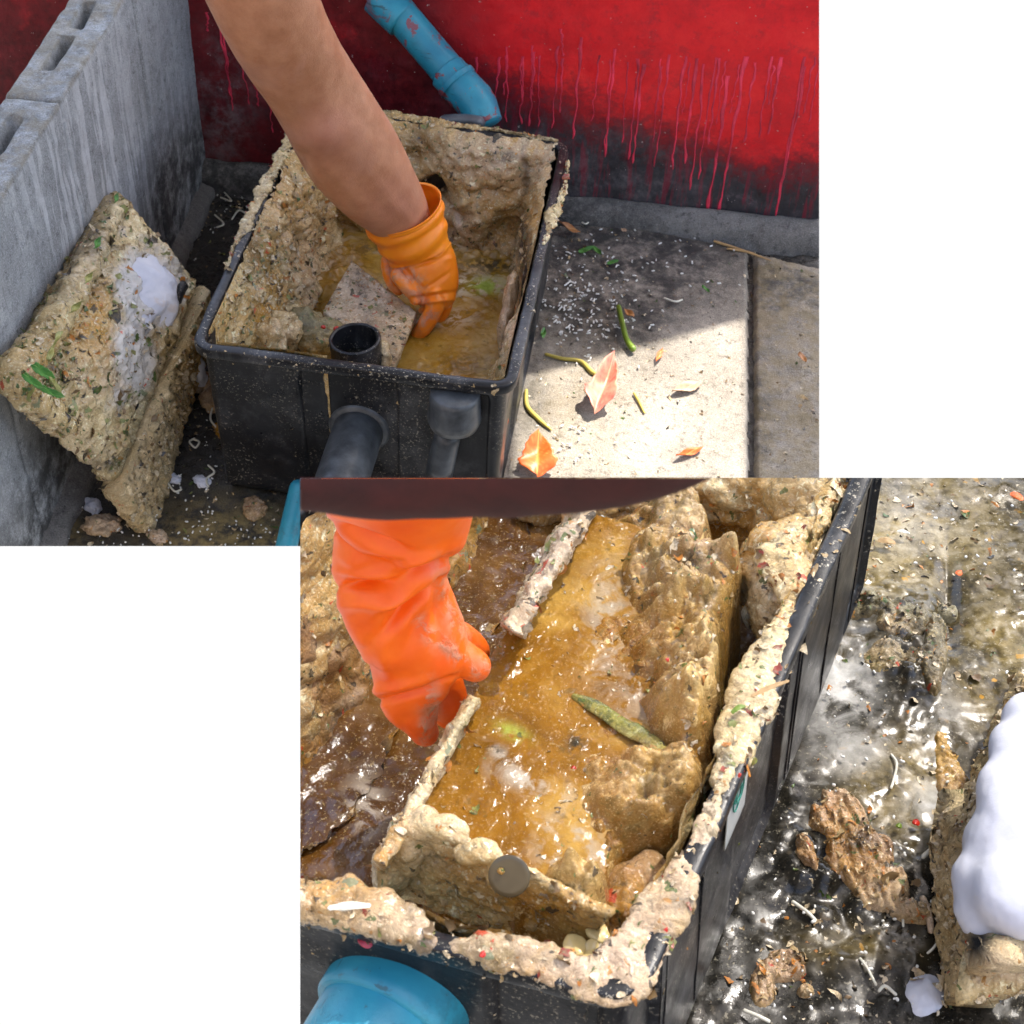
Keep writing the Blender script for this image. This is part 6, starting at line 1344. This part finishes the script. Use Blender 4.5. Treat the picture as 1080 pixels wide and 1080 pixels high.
heap('food_heap', [(825, 1018, 26, 20, 1), (805, 1040, 16, 26, .9), (850, 1045, 14, 10, .8)], MUCK_FLESH, 'small tan heap of food waste low beside the tank corner', pxattr(pale=[(830, 1025, 30, 30, .4)], dark=[], ochre=[]), .010, .4)
heap('stone_ridge', [(905, 645, 44, 14, 1, .1), (950, 660, 30, 24, 1, .2), (985, 690, 16, 44, 1, .1), (940, 700, 40, 22, .75), (1000, 640, 16, 14, .6)], ROCK, 'dark rough stony lump beyond the white wet patch on the ground', pxattr(dark=[(975, 690, 30, 60, .75), (900, 640, 60, 14, .6)], pale=[(935, 670, 30, 20, .5)], ochre=[]), .014, 0, .6)
heap('mud_patch', [(1000, 815, 20, 44, .9, -.3)], MUCK_GOLD, 'yellowish greasy smear on the ground along the crusted basket', pxattr(ochre=[(1000, 760, 100, 200, .5)], pale=[(1000, 850, 40, 30, .5)], dark=[]), .004, 0, .8)
sp2 = []; rg = np.random.default_rng(11)
while len(sp2) < 130:
    x, y = rg.uniform(780, 1075), rg.uniform(508, 1075)
    if x > 920 - (y - 505) * .28 and not (x > 1005 and y > 730): sp2.append((x, y, rg.uniform(.5, 1.2)))
grains('food_crumbs', sp2, lambda x, y, z: W2(x, y, z), RICE, .0022, .0014, 'pale rice and crumbs strewn over the wet ground of the close view', 'crumbs', 12, .008, CUT2, True)
for k, (pts, r, lab) in enumerate([
    ([(972, 905), (985, 895), (1000, 888)], .004, 'thick pale noodle gleaming at the far end of the black puddle'),
    ([(943, 930), (948, 945), (951, 962), (952, 978)], .0022, 'thin pale noodle hanging in an S beside the tan heap'),
    ([(938, 795), (946, 805), (944, 820), (938, 832)], .0025, 'thin curled noodle on the wet ground above the heaps'),
    ([(972, 945), (978, 962), (984, 985)], .0055, 'tapered pinkish scrap standing in the black puddle'),
    ([(836, 950), (850, 962), (862, 972)], .003, 'short white scrap left of the tan heap'),
    ([(785, 1065), (800, 1072), (812, 1078)], .003, 'white scrap at the bottom by the tank corner'),
    ([(992, 990), (985, 1000), (976, 1006)], .002, 'thin olive stalk lying across the puddle'),
    ([(925, 1046), (935, 1040), (945, 1050)], .0026, 'pale loop of noodle near the bottom edge'),
    ([(905, 1010), (916, 1022), (925, 1040)], .0022, 'long gleaming noodle below the tan heap')]):
    o = twig('noodle', [W2(x + 1.5 * math.sin(i * 4 + k), y, .006 + .003 * (i % 2)) for i, (x, y) in enumerate(pts)], r * .6, NOODLE if k != 3 else MUCK_PINK, lab, 'food scrap'); at_fill(o, lambda Q: dict(ochre=np.zeros(len(Q)), dark=np.zeros(len(Q)), pale=np.ones(len(Q)))); cut(o, CUT2)
for k, (x, y, x2, y2, w, m, lab) in enumerate([(925, 570, 945, 573, .005, STRAW, 'tan peel scrap in the murky puddle at the far end'), (946, 560, 960, 563, .003, NOODLE, 'white sliver left of centre in the murky puddle'), (1008, 603, 1014, 607, .005, LEAF_ORANGE, 'round orange scrap in the murky puddle'), (962, 866, 970, 870, .004, RED_BIT, 'reddish scrap above the black puddle'), (945, 870, 951, 873, .003, STEM_GREEN, 'bright green speck on the wet ground'), (1065, 520, 1080, 528, .006, LEAF_ORANGE, 'orange scrap at the upper right corner')]):
    scrap('food_scrap', .010, x, y, x2, y2, w, m, lab)

# ================================================================== SCRAPS stuck to the grease (too many and too small to count)
def scrap_mat():
    s = NT('scraps'); t = s.attr('tone')
    col = s.ramp(t, [(0, (.62, .50, .32)), (.28, (.42, .30, .15)), (.42, (.60, .50, .34)), (.55, (.16, .10, .045)), (.66, (.20, .22, .06)), (.76, (.05, .10, .02)), (.84, (.45, .17, .03)), (.90, (.22, .03, .015)), (.94, (.03, .028, .025))], 'CONSTANT')
    col = s.mix(s.mth('MULTIPLY', s.thr(s.noise(300, 3), .45, .62), .6), col, (.16, .11, .05)); return s.out(col, .28, s.bump(s.noise(400, 3), .4, .0008), .45)
SCRAP = scrap_mat()
def scatter(host, count, size, seed, weight=None, tones=None, cuts=(), aspect=(1., 3.2), lift=.0):
    me = host.data; n = len(me.vertices); co = np.empty(n * 3, np.float32); no = np.empty(n * 3, np.float32); me.vertices.foreach_get('co', co); me.vertices.foreach_get('normal', no)
    org = origin_of(host.parent) if host.parent else np.array(host.location); co = co.reshape(-1, 3) + org; no = no.reshape(-1, 3)
    facing = ((C0 - co) * no).sum(1); no = np.where(facing[:, None] < 0, -no, no); px, py = proj(co)
    w = np.ones(n) if weight is None else weight(co, px, py); w = w * (np.abs(facing) / np.linalg.norm(C0 - co, axis=1) > .15) * (px > -5) * (px < 1085) * (py > -5) * (py < 1085)
    rg = np.random.default_rng(seed); idx = rg.choice(n, count, p=w / w.sum()); parts = []; tn = []
    U, Vv = np.meshgrid(np.linspace(-1, 1, 5), np.linspace(-1, 1, 4), indexing='ij'); F0 = gridfaces(5, 4)
    for i in idx:
        nn = nrm(no[i] + rg.normal(0, .35, 3)); a = nrm(np.cross(nn, rg.normal(size=3))); b = np.cross(nn, a); L = size * rg.lognormal(0, .45) * .5; Wd = L / rg.uniform(*aspect)
        wv = Wd * (1 - .55 * np.abs(U) ** 2) * (1 + .3 * rg.normal(size=U.shape)); h = L * rg.uniform(-.5, .6) * U ** 2 + L * .25 * rg.normal() * Vv * U + .10 * L * rg.normal(size=U.shape)
        bend = L * rg.uniform(-.5, .5) * U ** 2
        P = co[i] + nn * lift + a * (L * U)[..., None] + b * (wv * Vv + bend)[..., None] + nn * (h + .12 * L)[..., None]; parts.append((P, F0)); tn.append(np.full(20, rg.random() if tones is None else rg.choice(tones)))
    V, Fc = join(parts); par = host.parent if (host.parent is not None) else None
    o = mesh_obj('scraps', V, Fc, SCRAP, par if par is not None else host, attrs=dict(tone=np.concatenate(tn))); o['kind'] = 'stuff'
    if len(cuts): cut(o, cuts)
    return o
byname = lambda n, k=0: [o for o in bpy.data.objects if o.name.split('.')[0] == n and o.type == 'MESH'][k]
crusts = [o for o in bpy.data.objects if o.name.startswith('grease_crust')]; c_far = [o for o in crusts if o.parent == tank1][0]; c_near = [o for o in crusts if o.parent == tank2][0]
_n = TC1[1] - TC1[0]; _n = nrm(np.array([_n[1], -_n[0], 0]))
scatter(c_far, 1500, .0075, 1, lambda c, x, y: (((c - TC1[0]) @ _n) < -.05) * (c[:, 2] > .11) * (.15 + gauss(x, y, 280, 250, 50, 90) + .15 * gauss(x, y, 500, 150, 90, 20)), [.1, .1, .1, .1, .35, .35, .35, .45, .45, .6, .7, .8, .86, .97])
scatter(c_near, 500, .007, 2, None, [.1, .1, .35, .45, .6, .7, .86, .97], CUT2)
trays = [o for o in bpy.data.objects if o.name.startswith('crusted_tray')]
for o in trays:
    far = proj(np.array(origin_of(o.parent)))[0] < 500
    if far: scatter(o, 1500, .0095, 3, lambda c, x, y: .25 + 1.6 * gauss(x, y, 50, 350, 26, 90, .35) + 1.2 * gauss(x, y, 45, 400, 40, 26) + .8 * gauss(x, y, 100, 250, 20, 40, .4) + .7 * gauss(x, y, 90, 460, 60, 30, .7), [.1, .3, .35, .45, .6, .6, .7, .7, .7, .8, .8, .86, .97], CUT1)
    else: scatter(o, 120, .006, 4, None, [.1, .35, .45, .6], CUT2)
for k, o in enumerate([o for o in bpy.data.objects if o.name.startswith('crumbly_side')]):
    far = o.location.length > -1 and proj(np.array(origin_of(o.parent)))[0] < 500; scatter(o, 900 if far else 350, .0065, 10 + k, None, [.1, .1, .1, .35, .35, .45, .45, .6, .97], CUT1 if far else CUT2, (1., 1.8))
gs = byname('golden_sludge'); scatter(gs, 480, .0048, 20, lambda c, x, y: .25 + 1.2 * gauss(x, y, 740, 640, 50, 130) + .5 * gauss(x, y, 660, 890, 50, 40), [.1, .1, .3, .35, .45, .45, .6, .7, .8, .86], CUT2)
for k, o in enumerate([o for o in bpy.data.objects if o.name.startswith('rim_grease')]):
    far = o.parent == tank1; scatter(o, 120 if far else 160, .005 if far else .0055, 30 + k, None, [.1, .1, .35, .45, .45, .6, .7, .86, .92], CUT1 if far else CUT2)
for k, o in enumerate([o for o in bpy.data.objects if o.name.startswith('food_heap')]): scatter(o, 260 if k == 0 else 120, .006, 40 + k, None, [.3, .35, .3, .6, .35, .86], CUT2, (2., 5.))
scatter(byname('stone_ridge'), 150, .005, 45, None, [.1, .45, .6, .97], CUT2); scatter(byname('grease_bank'), 110, .006, 46, None, [.3, .35, .6, .6, .84], CUT2)
scatter(byname('wet_ground'), 420, .006, 47, lambda c, x, y: (x > 930 - (y - 505) * .3 - 20) * (.3 + gauss(x, y, 950, 560, 90, 60) + gauss(x, y, 900, 980, 90, 60)), [.1, .35, .45, .45, .6, .86, .84, .97], CUT2)
scatter(byname('divider_plate'), 200, .006, 48, None, [.1, .35, .45, .45, .6, .7, .86], CUT2)
for k, o in enumerate([o for o in bpy.data.objects if o.name.startswith('tray_wall')]): scatter(o, 200, .005, 50 + k, None, [.1, .3, .35, .45, .6, .86], CUT2)
scatter(byname('ground'), 500, .006, 60, lambda c, x, y: (x < 300) * (x > 222 - (y - 190) * .44 + 8) * (1 + 2 * gauss(x, y, 240, 215, 30, 20) + 2 * gauss(x, y, 215, 430, 30, 60)), [.1, .3, .35, .45, .6, .7, .84, .97], CUT1)
slabs = [o for o in bpy.data.objects if o.name.startswith('paving_slab')]
scatter(slabs[0], 520, .005, 61, lambda c, x, y: (x > 600 - (y - 150) * .21) * (.25 + gauss(x, y, 600, 270, 60, 60) + .6 * gauss(x, y, 680, 380, 90, 70)), [.3, .35, .55, .6, .6, .84, .97, .97, .45], CUT1)
scatter(slabs[1], 120, .005, 62, lambda c, x, y: 1. + 0 * x, [.3, .55, .6, .84, .97], CUT1)
scatter(byname('baffle_plate'), 220, .0055, 63, None, [.1, .45, .45, .6, .7, .86, .92, .97])

for o in [o for o in bpy.data.objects if o.name.startswith('scrap_ridge')]: scatter(o, 700, .0075, 70, None, [.1, .3, .35, .45, .6, .7, .7, .8, .97], CUT1, (1.2, 4))
for o in [o for o in bpy.data.objects if o.name.startswith('grease_lump')]: scatter(o, 130, .0055, 71, None, [.1, .3, .35, .45, .6, .86], CUT1 if o.parent == tank1 else CUT2)
arms = [o for o in bpy.data.objects if o.name.startswith('arm') and o.type == 'MESH' and o.parent and proj(np.array(o.parent.location))[1] < 500]
for o in arms: scatter(o, 26, .0024, 72, lambda c, x, y: gauss(x, y, 410, 215, 50, 50), [.1, .35, .45])
for o in [o for o in bpy.data.objects if o.name.startswith('rim') and o.type == 'MESH' and 'grease' not in o.name]: scatter(o, 140, .0042, 73, None, [.1, .3, .35, .45], CUT1 if o.parent == tank1 else CUT2)
for o in [o for o in bpy.data.objects if o.name.startswith('outer_wall')]: scatter(o, 60, .0036, 74, None, [.1, .3, .35, .45, .86], CUT1 if o.parent == tank1 else CUT2)

gl = byname('golden_liquid'); scatter(gl, 260, .004, 80, None, [.1, .3, .35, .45, .6, .7], CUT2)
